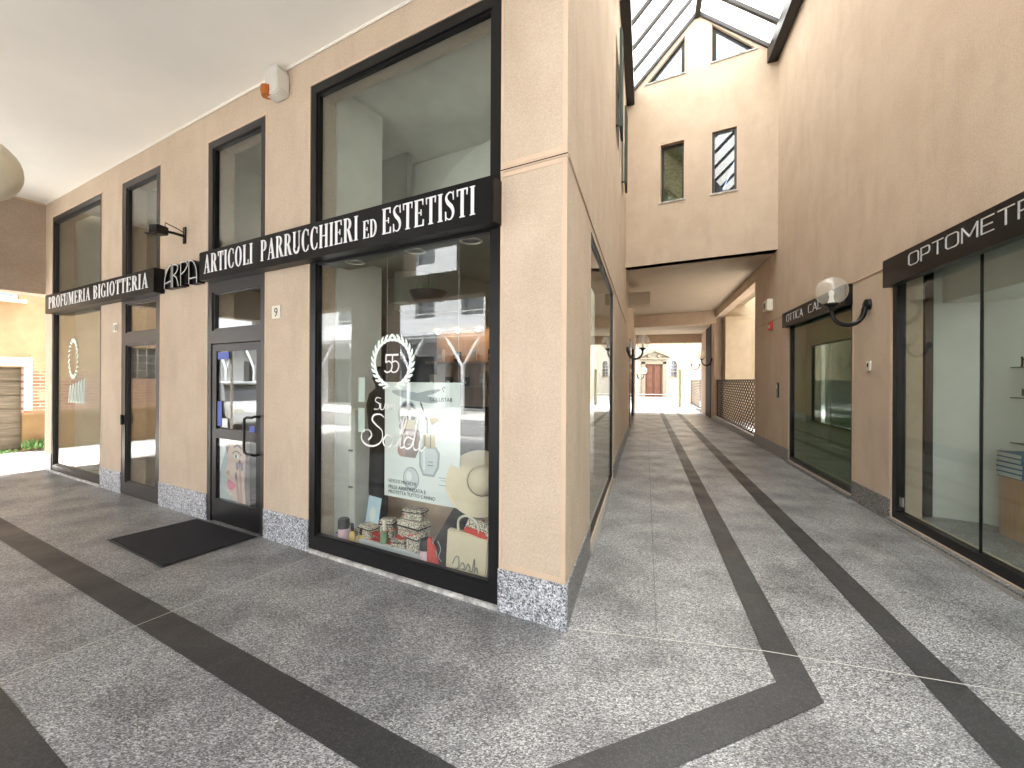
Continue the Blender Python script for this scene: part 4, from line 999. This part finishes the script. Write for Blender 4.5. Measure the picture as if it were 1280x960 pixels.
for x, y, h, lab in ((-2.20, .15, .25, 'tall gold perfume bottle beside the left lotion bottle'), (-2.13, .19, .20, 'short gold perfume bottle next to the riser')):
    o = thing('perfume_bottle', lab, 'bottle', FM @ T(x, y, DZ), 'gold perfume bottles')
    MB().lathe([(.028, 0), (.034, .02), (.03, h * .6), (.012, h * .7)], n=14).build('body', 'gold_liquid', o)
    MB().lathe([(.014, h * .7), (.014, h * .95), (0, h)], n=12).build('cap', 'brown_cloth', o)
o = thing('counter_card', 'pale blue printed card leaning behind the perfume bottles', 'card', FM @ T(-2.13, .28, DZ) @ Matrix.Rotation(R_(-10), 4, 'X') @ Matrix.Rotation(R_(-12), 4, 'Z'))
bxm(-.11, .11, 0, .006, 0, .46).build('sheet', 'pale_blue', o)
MB().plate(ell(.0, .30, .05, .07), -.002, -.001).build('print', 'print_white', o); MB().plate(rect(-.10, .10, .03, .06), -.002, -.001).build('stripe', 'blue_sticker', o)
# red ribbon and cream bottle on the riser
o = thing('red_ribbon', 'folded red paper ribbon across the white riser', 'ribbon', FM @ T(-1.78, .22, RT))
m = MB()
for k, (x0, a_, L) in enumerate(((-.27, .2, .22), (-.12, -.25, .25), (.06, .3, .22), (.16, -.2, .20))): m.box(0, L, -.035, .035, .012 + k * .004, .018 + k * .004, T(x0, 0, .06) @ Matrix.Rotation(a_, 4, 'Z') @ Matrix.Rotation(.35 * (-1) ** k, 4, 'Y'))
m.build('fold', 'red_cloth', o)
MB().box(-.28, .36, -.03, .03, .0, .004).build('base', 'red_cloth', o)
o = thing('cream_bottle', 'small cream bottle with green collar in the middle of the display', 'bottle', FM @ T(-1.84, .20, RT))
MB().lathe([(.035, 0), (.035, .10), (.028, .115)], n=16).build('body', 'green_lid', o); MB().lathe([(.016, .115), (.018, .21), (0, .215)], n=12).build('cap', 'ivory', o)
# dark cloth stand, hat, bags
o = thing('draped_cloth', 'dark brown cloth draped over a stand at the right of the display', 'cloth', FM @ T(-1.1, .36, DZ))
m = MB(); n1 = 16; rows = [(0.0, .37, .22, -.02), (.12, .30, .2, 0), (.3, .22, .17, .03), (.5, .13, .12, .07), (.62, .06, .08, .09)]
for j, (z, rx1, ry1, ox_) in enumerate(rows):
    for k in range(24):
        a_ = 2 * math.pi * k / 24; f_ = 1 + .10 * math.sin(a_ * 5 + 1) * (1 - j * .2)
        m.v.append((ox_ + rx1 * f_ * math.cos(a_), ry1 * f_ * math.sin(a_), z))
for j in range(len(rows) - 1):
    for k in range(24): m.f.append((j * 24 + k, j * 24 + (k + 1) % 24, (j + 1) * 24 + (k + 1) % 24, (j + 1) * 24 + k))
m.f.append(tuple(4 * 24 + k for k in range(24)))
cl = m.build('cloth', 'brown_cloth', o)
m = MB(); m.plate(ribbon2(catmull([(-.10, .30), (-.13, .22), (-.08, .18), (-.10, .10), (-.05, .08)]), .006), -.232, -.228); m.plate(ribbon2(catmull([(-.07, .28), (-.04, .22), (-.06, .15), (-.03, .12)]), .006), -.232, -.2285)
m.build('embroidery', 'print_grey', cl)
o = thing('red_scarf', 'red scarf spilling down onto the display floor beside the beige bag', 'scarf', FM @ T(-1.22, .13, DZ))
MB().plate([(-.06, 0), (.16, 0), (.06, .06), (.03, .20), (-.03, .30), (-.06, .28)], -.01, .02).build('scarf', 'red_cloth', o, bevel=.008)
m = MB(); m.box(-.05, .12, -.0, .06, 0, .02); m.build('fold', 'red_cloth', o)
def bag(x, y, z, w0, w1, h, d, label, mt='straw'):
    o = thing('beach_bag', label, 'bag', FM @ T(x, y, z), 'straw beach bags')
    m = MB(); vs = []
    for zz, ww, dd in ((0, w0, d), (h * .3, w0 * .55 + w1 * .5, d * 1.1), (h, w1, d * .5)):
        for a_, b_ in ((-1, -1), (1, -1), (1, 1), (-1, 1)): m.v.append((a_ * ww / 2, b_ * dd / 2, zz + (.015 if zz == h and a_ < 0 else 0)))
    m.f = [(3, 2, 1, 0), (8, 9, 10, 11)] + [(r_ * 4 + k, r_ * 4 + (k + 1) % 4, (r_ + 1) * 4 + (k + 1) % 4, (r_ + 1) * 4 + k) for r_ in (0, 1) for k in range(4)]
    body = m.build('body', mt, o, bevel=.01)
    mm = MB()
    for i, s_ in enumerate([[(-.12, .14), (-.09, .20), (-.06, .20), (-.06, .13), (-.09, .11), (-.05, .12)], [(-.05, .13), (-.02, .17), (.0, .13), (-.03, .12), (.01, .12)], [(.01, .12), (.03, .17), (.05, .14), (.04, .12), (.07, .12)], [(.07, .12), (.09, .22), (.09, .12), (.11, .16), (.12, .12)]]):
        mm.plate(ribbon2(catmull(s_, 5), .006), -d * .60 - .001 * i, -d * .60 + .004)
    mm.build('lettering', 'olive', body)
    MB().tube(catmull3([(-w1 * .25, 0, h - .03), (-w1 * .22, -.02, h + .10), (0, -.03, h + .15), (w1 * .22, -.02, h + .10), (w1 * .25, 0, h - .03)]), .010, 8).build('handle', 'ivory', o)
    return o
def catmull3(p, n=6):
    a_ = catmull([(q[0], q[2]) for q in p], n); b_ = catmull([(q[0], q[1]) for q in p], n); return [(u[0], v[1], u[1]) for u, v in zip(a_, b_)]
bag(-.88, .16, DZ, .34, .40, .38, .10, 'cream straw bag standing at the lower right corner of the window')
bag(-.80, .40, .40, .26, .30, .30, .10, 'cream straw bag behind and above the front bag')
o = thing('patterned_hat_band', 'dark red patterned scarf lying over the front straw bag', 'scarf', FM @ T(-.78, .20, .44))
MB().plate([(-.16, .0), (.10, -.04), (.14, .04), (.06, .10), (-.10, .12)], -.05, .03).build('scarf', 'leopard', o, bevel=.01); MB().plate([(-.15, .01), (.09, -.03), (.05, .03), (-.12, .05)], -.058, -.052).build('fold', 'red_cloth', o)
o = thing('straw_hat', 'pale straw sun hat with thin black band above the bags', 'hat', FM @ T(-.80, .22, .84) @ Vector((.62, -.62, .42)).to_track_quat('Z', 'Y').to_matrix().to_4x4())
MB().lathe([(.265, -.06), (.27, -.05), (.20, -.01), (.125, .012), (.10, .0), (.12, -.008)], n=40, sx=1.05).build('brim', 'straw', o)
MB().lathe([(.118, .0), (.115, .05), (.10, .10), (.06, .13), (.0001, .14)], n=32).build('crown', 'straw', o)
MB().lathe([(.1195, .010), (.1185, .022), (.117, .022)], n=32).build('band', 'black_plastic', o)
# back of shop: pedestal, dark figure statue, bar shelf with warm lamps, cards
o = thing('pedestal_cabinet', 'pale panelled cabinet standing left inside the display window', 'cabinet', FM @ T(-2.55, .62, .03))
bxm(-.30, .02, -.16, .2, 0, 1.25).build('body', 'room_light', o, bevel=.005); bxm(-.32, .04, -.18, .22, 1.25, 1.30).build('top', 'ivory', o)
m = MB(); [m.box(-.27, -.01, -.168, -.161, .1 + k * .38, .12 + k * .38) for k in range(3)]; m.build('drawer_line', 'olive', o)
o = thing('statue', 'black slender draped figurine beside the pale cabinet', 'statue', FM @ T(-2.36, .62, .03))
MB().lathe([(.14, 0), (.14, .05), (.10, .06), (.11, .5), (.10, .9), (.12, 1.15), (.14, 1.35), (.11, 1.46), (.04, 1.52), (.045, 1.56), (.075, 1.62), (.07, 1.70), (.03, 1.745), (0, 1.75)], n=22, sy=.8).build('body', 'black_plastic', o)
o = thing('perfume_shelf', 'warm lit wooden shelf with perfume boxes at the back of the shop', 'shelf', FM @ T(-2.2, 2.9, 0))
bxm(-1.5, .9, 0, .3, 1.9, 1.93).build('shelf_board', 'counter_wood', o); bxm(-1.5, .9, .3, .34, 1.1, 2.5).build('back_board', 'counter_wood', o)
bxm(-1.5, .9, 0, .3, 1.5, 1.53).build('shelf_board', 'counter_wood', o); bxm(-1.5, .9, 0, .3, .05, 1.2).build('cabinet', 'room_dark', o)
for k in range(7): MB().lathe([(.0001, -.03), (.03, -.02), (.03, 0)], (-1.3 + k * .4, .08, 2.42), 10).build('spot', 'shelf_lamp', o)
for k in range(16):
    h = random.uniform(.14, .3); q = thing('perfume_box', f'small box on the back shelf', 'box', FM @ T(-3.62 + k * .165, 2.98, 1.93 if k % 2 else 1.53), 'perfume boxes on the back shelf')
    q["label"] = 'small perfume box standing on the warm lit back shelf'
    bxm(-.05, .05, 0, .07, 0, h).build('carton', random.choice(['tan_front', 'brass', 'red_cloth', 'ivory', 'brown_cloth']), q); bxm(-.035, .035, -.003, -.001, h * .3, h * .6).build('front_print', 'ivory', q)
for k, (z, h) in enumerate(((1.42, .24), (1.12, .24))):
    o = thing('notice_card', ['upper', 'lower'][k] + ' pale green card hanging beside the black figurine', 'card', FM @ T(-2.30, .34, z))
    bxm(-.045, .045, 0, .003, 0, h).build('sheet', 'decal_white', o); MB().tube([(0, .001, h), (0, .001, h + .12)], .001, 4).build('thread', 'steel', o)
# planter on the gallery edge
o = thing('bowl_planter', 'black bowl planter with grassy leaves under the shop ceiling', 'planter', FM @ T(-1.98, .95, 2.42) @ Matrix.Scale(.72, 4))
MB().lathe([(.0001, 0), (.10, .0), (.22, .08), (.28, .22), (.26, .22), (.20, .19), (0, .19)], n=26).build('bowl', 'black_plastic', o)
m = MB()
for k in range(60):
    a_ = random.uniform(0, 6.28); r1 = random.uniform(0, .18); r2 = r1 + random.uniform(.02, .14); h = random.uniform(.06, .2)
    p = Vector((r1 * math.cos(a_), r1 * math.sin(a_), .19)); q = Vector((r2 * math.cos(a_), r2 * math.sin(a_), .19 + h)); s_ = Vector((-math.sin(a_), math.cos(a_), 0)) * .008
    m.quad(p - s_, p + s_, q + s_ * .4, q - s_ * .4)
m.build('leaves', 'leaf', o); MB().tube([(0, 0, .2), (0, 0, .48)], .004, 6).build('hook', 'black_frame', o)

# display things in the other windows
o = thing('door_poster', 'poster of a face with pink lips and dark nails in the lower door pane', 'poster', FM @ T(-4.0, .05, .27))
MB().box(-.29, .30, 0, .004, 0, .68).build('sheet', 'print_grey', o)
def dpp(poly, mt, lay, nm='print'): return MB().plate(poly, -.001 * lay, -.001 * lay + .0008).build(nm, mt, o, smooth=False)
dpp([(-.29, .30), (-.12, .68), (-.29, .68)], 'print_white', 1)
dpp(catmull([(-.12, .68), (-.14, .5), (-.13, .42), (-.18, .30), (-.13, .24), (-.15, .17), (-.12, .08), (-.02, .02), (.10, .03)], 4) + [(.20, .2), (.22, .68)], 'skin_print', 2)
dpp([(-.18, .66), (-.14, .5), (-.12, .55), (-.05, .68)], 'hair_print', 3); dpp([(.20, .0), (.30, .0), (.30, .68), (.24, .68), (.22, .3)], 'hair_print', 3)
dpp(catmull([(-.14, .19), (-.10, .235), (-.05, .22), (.02, .20), (.05, .185), (.0, .14), (-.07, .12), (-.12, .15), (-.14, .19)], 4), 'lip_print', 4)
dpp(catmull([(-.14, .185), (-.06, .187), (.04, .186)], 3) + [(-.06, .178)], 'skin_shadow', 5)
dpp(ribbon2(catmull([(-.03, .53), (.03, .56), (.10, .55), (.15, .52)]), .014), 'hair_print', 4); dpp(ell(.05, .505, .045, .022), 'print_white', 4); dpp(ell(.045, .505, .02, .021), 'print_dark', 5)
dpp(ribbon2(catmull([(-.0, .60), (.07, .63), (.15, .60)]), .018), 'hair_print', 4); dpp(catmull([(-.17, .30), (-.10, .28), (-.08, .32), (-.12, .33), (-.17, .30)], 3), 'skin_shadow', 4)
for k, (x, z) in enumerate(((.075, .40), (.125, .43), (.17, .40), (.055, .29))):
    p = [(x - .022, z), (x + .022, z), (x + .075, 0.0), (x + .02, 0.0)] if k < 3 else [(x - .02, z), (x + .02, z), (x + .09, .0), (x + .03, .0)]
    dpp(p, 'skin_print' if k % 2 == 0 else 'skin_shadow', 6 + k * .6); dpp(ell(x, z - .0, .022, .045), 'nail_print', 9 + k * .5)
dpp(ribbon2(catmull([(-.16, .14), (-.13, .09), (-.10, .12), (-.06, .07), (-.02, .10)]), .006), 'print_white', 9)
# stickers on the door glass
m = MB(); 
bxm(-4.29, -4.06, .020, .023, 1.86, 1.94).build('sticker', 'blue_sticker', leaf); bxm(-4.29, -4.20, .020, .023, 1.10, 1.38).build('sticker', 'blue_sticker', leaf); bxm(-4.19, -4.08, .020, .023, 1.09, 1.19).build('sticker', 'print_white', leaf)
# wares in the narrow window and the far left window
o = thing('magazine_rack', 'row of leaning magazines low behind the narrow window', 'rack', FM @ T(-6.2, .5, .03))
bxm(-.45, .45, -.1, .5, 0, .55).build('table', 'decal_white', o)
m = MB()
for k in range(11): m.box(0, .012, 0, .24, 0, .3, T(-.42 + k * .075, .05, .56) @ Matrix.Rotation(R_(14), 4, 'Y'))
m.build('rack_rods', 'counter_wood', o)
for k in range(5):
    q = tag(MB().box(0, .02, 0, .22, 0, .29, T(0, 0, 0) @ Matrix.Rotation(R_(20), 4, 'Y')).build('magazine', ['book_blue', 'book_white', 'brown_cloth', 'pale_blue', 'red_cloth'][k], mw=FM @ T(-5.98 + k * .055, .42, .59)), ['dark blue', 'white', 'brown', 'pale blue', 'red'][k] + ' magazine leaning in the row behind the narrow window', 'magazine', 'magazines behind the narrow window')
o = thing('handbag_display', 'pale green cone shaped display stand in the far left window', 'display stand', FM @ T(-7.9, .4, .03))
MB().lathe([(.30, 0), (.26, .4), (.10, .9), (.05, 1.15), (0, 1.2)], n=18).build('cone', 'decal_white', o); MB().lathe([(.32, 0), (.32, .05), (.30, .06)], n=18).build('base', 'white_board', o)

# ------------------------------------------------------------------ optician's display
o = thing('reception_counter', 'curved light wood counter inside the optician window', 'counter', RM @ T(-2.93, 1.25, .035))
cpts = [(-.60, .20)] + [(-.60 * math.cos(R_(q)), .20 - .62 * math.sin(R_(q))) for q in range(8, 180, 8)] + [(.60, .20)]
MB().plate(cpts, 0, .60, m=zx).build('front', 'counter_wood', o); MB().plate([(x * 1.01, (y - .2) * 1.02 + .2) for x, y in cpts], .60, .625, m=zx).build('top', 'counter_wood', o)
for k in range(5):
    q = thing('book', ['bottom', 'second from bottom', 'middle', 'fourth from bottom', 'top'][k] + ' of the five blue spined books stacked on the wooden counter', 'book', RM @ T(-2.90, .95, .035 + .626 + k * .052) @ Matrix.Rotation(R_(random.uniform(-2, 2)), 4, 'Z'), 'books on the counter')
    bxm(-.22, .1, -.12, .12, .006, .044).build('pages', 'book_white', q); m_ = MB().box(-.225, .105, -.125, .125, 0, .0055).box(-.225, .105, -.125, .125, .0445, .050).box(.106, .112, -.125, .125, 0, .05); m_.build('cover', 'book_blue', q)
for k, z in enumerate((1.80, 1.47, .98)):
    q = thing('glass_shelf', ['top', 'middle', 'lowest'][k] + ' thin shelf with spectacles on the optician wall', 'shelf', RM @ T(-2.75, 1.05, z))
    bxm(-.75, 1.5, 0, .35, 0, .012).build('board', 'grey_green', q); bxm(-.6, -.57, .3, .35, -.05, 0).build('bracket', 'black_frame', q)
def specs(x, y, z, label, mt, rz=0):
    o = thing('spectacles', label, 'spectacles', RM @ T(x, y, z) @ Matrix.Rotation(R_(rz), 4, 'Z'), 'spectacle frames on display')
    m = MB()
    for sx_ in (-1, 1): m.plate(rect(sx_ * .10 - .08, sx_ * .10 + .08, 0, .11), -.006, .006, [rect(sx_ * .10 - .062, sx_ * .10 + .062, .018, .092)])
    m.box(-.021, .021, -.005, .005, .07, .085); m.build('rims', mt, o, bevel=.003)
    for sx_ in (-1, 1): MB().box(sx_ * .178 - .004, sx_ * .178 + .004, .004, .22, .075, .09).build('temple', mt, o)
    for sx_ in (-1, 1): MB().box(sx_ * .10 - .062, sx_ * .10 + .062, -.001, .001, .018, .092).build('lens', 'window_pane', o)
specs(-3.20, 1.10, 1.812, 'black spectacles on the top optician shelf', 'black_frame'); specs(-2.92, 1.18, 1.812, 'second black spectacles at the right on the top optician shelf', 'black_frame', 8)
specs(-3.10, 1.10, 1.482, 'white rimmed spectacles on the middle optician shelf', 'ivory'); specs(-3.15, 1.12, .992, 'white rimmed spectacles at the left on the lowest optician shelf', 'ivory'); specs(-2.93, 1.08, .992, 'cream spectacles at the right on the lowest optician shelf', 'ivory', -8)

# ------------------------------------------------------------------ church beyond the passage
def cpx(px, py): return ((px - 640) / 545 * 36, 1.65 + (474.9 - py) / 545 * 36)
ch = thing('church', 'pale church front with a pedimented portal at the end of the passage', 'church', CM)
x0, _ = cpx(807, 0); x1, _ = cpx(827, 0)
MB().plate([(-6, 0), (26, 0), (26, 12), (12, 17), (-6, 12)], 0, 1, [rect(x0 - .05, x1 + .05, .25, 2.95), [(13.1, 1.9)] + [(13.1 + .26 - .26 * math.cos(R_(q)), 2.95 + .3 * math.sin(R_(q))) for q in range(0, 181, 20)] + [(13.62, 1.9)]]).build('wall', 'church_wall', ch, smooth=False)
dr = bxm(x0 - .05, x1 + .05, .12, .2, .25, 2.95).build('door', 'church_door_wood', ch)
m = MB(); wd = (x1 - x0) / 2
for i in range(2):
    for j in range(4): m.box(x0 + .08 + i * wd, x0 + wd - .06 + i * wd, .09, .119, .36 + j * .64, .36 + j * .64 + .54)
m.build('panels', 'church_door_wood', dr, bevel=.02)
bxm((x0 + x1) / 2 - .01, (x0 + x1) / 2 + .01, .085, .12, .25, 2.95).build('gap', 'room_dark', dr)
m = MB(); m.box(x0 - .35, x0 - .05, -.12, .05, .25, 3.15); m.box(x1 + .05, x1 + .35, -.12, .05, .25, 3.15); m.box(x0 - .35, x1 + .35, -.12, .05, 2.95, 3.2); m.build('portal_frame', 'church_stone', ch, bevel=.02)
cx_ = (x0 + x1) / 2
m = MB(); m.box(x0 - .55, x1 + .55, -.3, .02, 3.36, 3.48); m.plate([(cx_ - 1.25, 3.5), (cx_ - 1.25, 3.62), (cx_, 4.15), (cx_ + 1.25, 3.62), (cx_ + 1.25, 3.5), (cx_, 3.98)], -.35, .02)
for s_ in (-1, 1): m.lathe([(.14, -.1), (.14, .1)], n=16, m=T(cx_ + s_ * .42, -.1, 3.62) @ Matrix.Rotation(R_(90), 4, 'X'))
m.build('pediment', 'church_stone', ch, bevel=.015)
wn = MB().plate(rect(13.0, 13.72, 1.84, 1.92), -.08, .05).build('window', 'church_stone', ch)
MB().plate([(13.1, 1.93)] + [(13.36 - .26 * math.cos(R_(q)), 2.95 + .3 * math.sin(R_(q))) for q in range(0, 181, 20)] + [(13.62, 1.93)], .12, .14).build('pane', 'window_pane', wn)
m = MB()
for q in range(4): m.box(13.1, 13.62, .09, .115, 2.05 + q * .28, 2.08 + q * .28)
m.box(13.35, 13.37, .09, .115, 1.93, 3.2); m.build('lead_bars', 'skin_shadow', wn)
m = MB(); [m.box(x0 - 1.6 - .25 * k, x1 + 1.6 + .25 * k, -.5 - .35 * k, .02, -.02 + .0, .25 - .085 * k) for k in range(3)]
m.build('steps', 'paving', ch)
# post with slanting rod, railing near the end of the tunnel
o = thing('timber_post', 'slim timber post with a white slanting rod at the tunnel mouth', 'post', T((849.5 - 640) / 545 * 26.5, 26.5, 0))
bxm(-.075, .075, -.075, .075, 0, 2.3).build('post', 'post_wood', o); MB().tube([(.05, 0, 2.1), (1.0, .0, 2.75)], .035, 8).build('rod', 'white_board', o); MB().tube([(.02, 0, 1.75), (.25, 0, 1.9), (.2, 0, 2.15)], .03, 8).build('hinge', 'steel', o)
o = thing('railing', 'low metal railing crossing beyond the tunnel mouth', 'railing', T(0, 31, 0))
m = MB(); m.tube([(7.5, 0, .62), (15.5, 0, .62)], .025, 8); m.tube([(7.5, 0, .40), (15.5, 0, .40)], .02, 8); m.build('rail', 'steel', o)
m = MB()
for k in range(3): m.tube([(7.6 + k * 2.6 + (1.3 if k else 0), 0, -.01), (7.6 + k * 2.6 + (1.3 if k else 0), 0, .62)], .022, 8)
m.build('stanchions', 'steel', o)

# ------------------------------------------------------------------ old house on the left street
HM = FM @ T(-13.05, 0, 0) @ Matrix.Rotation(R_(90), 4, 'Z')     # x along +y_F (right as seen), y into the house
HM = FM @ Matrix(((0, -1, 0, -13.05), (1, 0, 0, 0), (0, 0, 1, 0), (0, 0, 0, 1)))
ho = thing('old_house', 'weathered ochre house with bare brick patches and an old plank door', 'house', HM)
MB().plate([(-3.9, 0), (9, 0), (9, 8), (-3.9, 8)], 0, .5, [rect(-.75, .40, .02, 1.86), rect(-.9, .34, 3.34, 4.5), rect(-3.6, -2.0, 1.62, 2.42)]).build('wall', 'old_plaster', ho, smooth=False)
d_ = bxm(-.75, .40, .14, .2, .02, 1.86).build('door', 'old_door', ho)
m = MB(); [m.box(-.75, .40, .125, .139, .06 + k * .3, .33 + k * .3) for k in range(6)]; m.build('planks', 'old_door', d_, bevel=.008)
MB().plate([(-.9, 1.88), (.55, 1.88), (.55, 2.08), (-.9, 2.08)], -.015, .01).build('lintel', 'old_white', ho)
MB().plate([(.42, .9), (.55, .9), (.55, 1.88), (.42, 1.88)], -.015, .01).build('door_jamb', 'old_white', ho)
w_ = frame_mb(-.9, .34, 3.34, 4.5, .07, .1, .16).build('window', 'ivory', ho); bxm(-.83, .27, .12, .13, 3.4, 4.44).build('pane', 'window_pane', w_)
m = MB(); m.box(-.3, -.26, .095, .165, 3.34, 4.5); m.box(.02, .05, .095, .165, 3.34, 4.5); m.build('glazing_bar', 'ivory', w_); bxm(-1.0, .44, -.1, .05, 3.27, 3.335).build('sill', 'ivory', w_)
w_ = bxm(-3.6, -2.0, .2, .22, 1.62, 2.42).build('window', 'mirror_dark', ho)
m = MB(); [m.box(-3.6 + k * .2, -3.585 + k * .2, .08, .10, 1.62, 2.42) for k in range(1, 8)]; [m.box(-3.6, -2.0, .101, .12, 1.62 + k * .2, 1.635 + k * .2) for k in range(1, 4)]; m.build('grille', 'steel', w_)
bxm(-4.1, 9.2, -.5, 5, 8.0, 8.2).build('roof', 'church_stone', ho)
MB().box(-3.9, -3.5, .5, 5, 0, 8).build('side_wall', 'old_plaster', ho, smooth=False)
# weeds at its foot
def weeds(x, y, n, r, h, label):
    o = MB()
    for k in range(n):
        a_ = random.uniform(0, 6.28); r0 = random.uniform(0, r); p = Vector((r0 * math.cos(a_) * 1.8, r0 * math.sin(a_), 0)); q = p + Vector((random.uniform(-.1, .1), random.uniform(-.1, .1), random.uniform(.3, 1) * h))
        s_ = Vector((random.uniform(-1, 1), random.uniform(-1, 1), 0)).normalized() * random.uniform(.02, .045)
        mid = (p + q) / 2; o.quad(mid, mid + s_ + Vector((0, 0, .02)), q, mid - s_ + Vector((0, 0, .02)))
    return tag(o.build('weed_clump', 'leaf', smooth=False, mw=HM @ T(x, y, -.01)), label, 'weeds')
weeds(.72, -.15, 260, .22, .30, 'leafy green weeds growing at the foot of the old house right of its door')
weeds(.1, -.2, 60, .12, .12, 'small tuft of weeds below the old plank door')

# ------------------------------------------------------------------ across the street (seen in the shop glass)
OM = FM @ T(-12, -14, 0) @ Matrix.Rotation(R_(180), 4, 'Z')
ob_ = thing('apartment_block', 'white apartment block with balconies across the street, mirrored in the shop glass', 'building', OM)
wins = [rect(-20 + k * 3.2, -18.6 + k * 3.2, z, z + 1.8) for k in range(13) for z in (4.7, 8.0)]
MB().plate(rect(-26, 26, 0, 11), 2.0, 2.4, wins + [rect(-20 + k * 3.2, -17.6 + k * 3.2, .1, 2.9) for k in range(13)]).build('wall', 'pale_facade', ob_, smooth=False)
bxm(-26, 26, 2.8, 3.0, 0, 11).build('dark_rooms', 'mirror_dark', ob_)
for k in range(13):
    for z in (4.7, 8.0): bxm(-20 + k * 3.2, -18.6 + k * 3.2, 2.3, 2.34, z, z + 1.8).build('window', 'mirror_dark', ob_)
bxm(-26, 26, .0, 2.0, 3.65, 3.9).build('balcony', 'pale_facade', ob_)
MB().box(-26, 26, -.05, .03, 3.8, 4.65).build('balcony_front', 'balcony_white', ob_)
m = MB(); m.tube([(-26, 0, 4.85), (26, 0, 4.85)], .025, 8); [m.tube([(-24 + k * 1.6, 0, 4.6), (-24 + k * 1.6, 0, 4.85)], .02, 6) for k in range(31)]; m.build('balcony_rail', 'steel', ob_)
for k in range(14):
    x = -21.3 + k * 3.4; m = MB(); m.tube([(x, .1, 0), (x, .1, 2.2)], .10, 10)
    for s_ in (-1, 1): m.tube(catmull3([(x, .1, 2.1), (x + s_ * .2, .1, 2.5), (x + s_ * 1.0, .1, 3.65)]), .08, 10)
    m.build('column', 'balcony_white', ob_)
bxm(-26, 26, 2.0, 12, 11, 11.1).build('roof', 'paving', ob_)

def car(mw, label, paint_='car_paint'):
    o = thing('parked_car', label, 'car', mw, 'cars parked across the street')
    L = 2.05; st = [(-2.05, .35, .62, .70), (-1.95, .25, .85, .80), (-1.2, .22, .95, .87), (0, .22, .97, .88), (1.0, .22, .94, .87), (1.8, .25, .82, .82), (2.05, .35, .62, .72)]
    m = MB()
    for x, zb, zt, hw in st:
        m.v += [(x, -hw * .9, zb), (x, -hw, zb + .12), (x, -hw, zt - .12), (x, -hw * .88, zt), (x, hw * .88, zt), (x, hw, zt - .12), (x, hw, zb + .12), (x, hw * .9, zb)]
    for j in range(len(st) - 1):
        for k in range(8): m.f.append((j * 8 + k, j * 8 + (k + 1) % 8, (j + 1) * 8 + (k + 1) % 8, (j + 1) * 8 + k))
    m.f += [tuple(range(8))[::-1], tuple(48 + k for k in range(8))]
    m.build('body', paint_, o)
    m = MB()
    ca = [(-1.75, .86, .78), (-1.25, 1.36, .66), (-.3, 1.46, .64), (.55, 1.40, .65), (1.15, .92, .78)]
    for x, z, hw in ca: m.v += [(x, -hw, z), (x, hw, z), (x, -.82, .9), (x, .82, .9)]
    for j in range(4): b_ = j * 4; m.f += [(b_, b_ + 1, b_ + 5, b_ + 4), (b_, b_ + 4, b_ + 6, b_ + 2), (b_ + 1, b_ + 3, b_ + 7, b_ + 5)]
    m.build('cabin', 'window_pane' if False else 'mirror_dark', o, recalc=True)
    m = MB()
    for s_ in (-1, 1): m.tube([(x, s_ * (hw + .005), z + .01) for x, z, hw in ca], .035, 6); m.tube([(-.3, s_ * .645, 1.46), (-.35, s_ * .82, .93)], .035, 6)
    m.plate([(-1.3, -.64), (.6, -.64), (.6, .64), (-1.3, .64)], 1.43, 1.48, m=zx); m.build('roof', paint_, o, bevel=.01)
    for x in (-1.3, 1.3):
        for s_ in (-1, 1):
            wq = MB().tube([(x, s_ * .68, .31), (x, s_ * .89, .31)], .31, 22).build('wheel', 'tyre', o); MB().tube([(x, s_ * .885, .31), (x, s_ * .90, .31)], .19, 16).build('rim', 'steel', wq)
    for s_ in (-1, 1): bxm(1.93, 2.03, s_ * .62 - .13, s_ * .62 + .13, .60, .72).build('headlight', 'ivory', o); bxm(-2.03, -1.9, s_ * .62 - .13, s_ * .62 + .13, .62, .78).build('tail_light', 'red_plastic', o)
    return o
c1 = car(FM @ T(-14.2, -5.6, 0) @ Matrix.Rotation(R_(12), 4, 'Z'), 'silver parked car mirrored in the door glass', 'silver_paint')
car(FM @ T(-18.8, -8.2, 0) @ Matrix.Rotation(R_(8), 4, 'Z'), 'white parked car farther along the street mirrored in the door glass')
o = thing('street_sign', 'street sign pole with blue and white plates mirrored in the door glass', 'sign', FM @ T(-11.2, -3.75, 0) @ Matrix.Rotation(R_(35), 4, 'Z'))
MB().tube([(0, 0, -.01), (0, 0, 2.9)], .03, 10).build('pole', 'steel', o)
for z, mt_s in ((2.5, 'blue_sticker'), (2.25, 'white_board'), (2.05, 'white_board')): bxm(-.22, .22, .031, .04, z, z + .2).build('plate', mt_s, o)
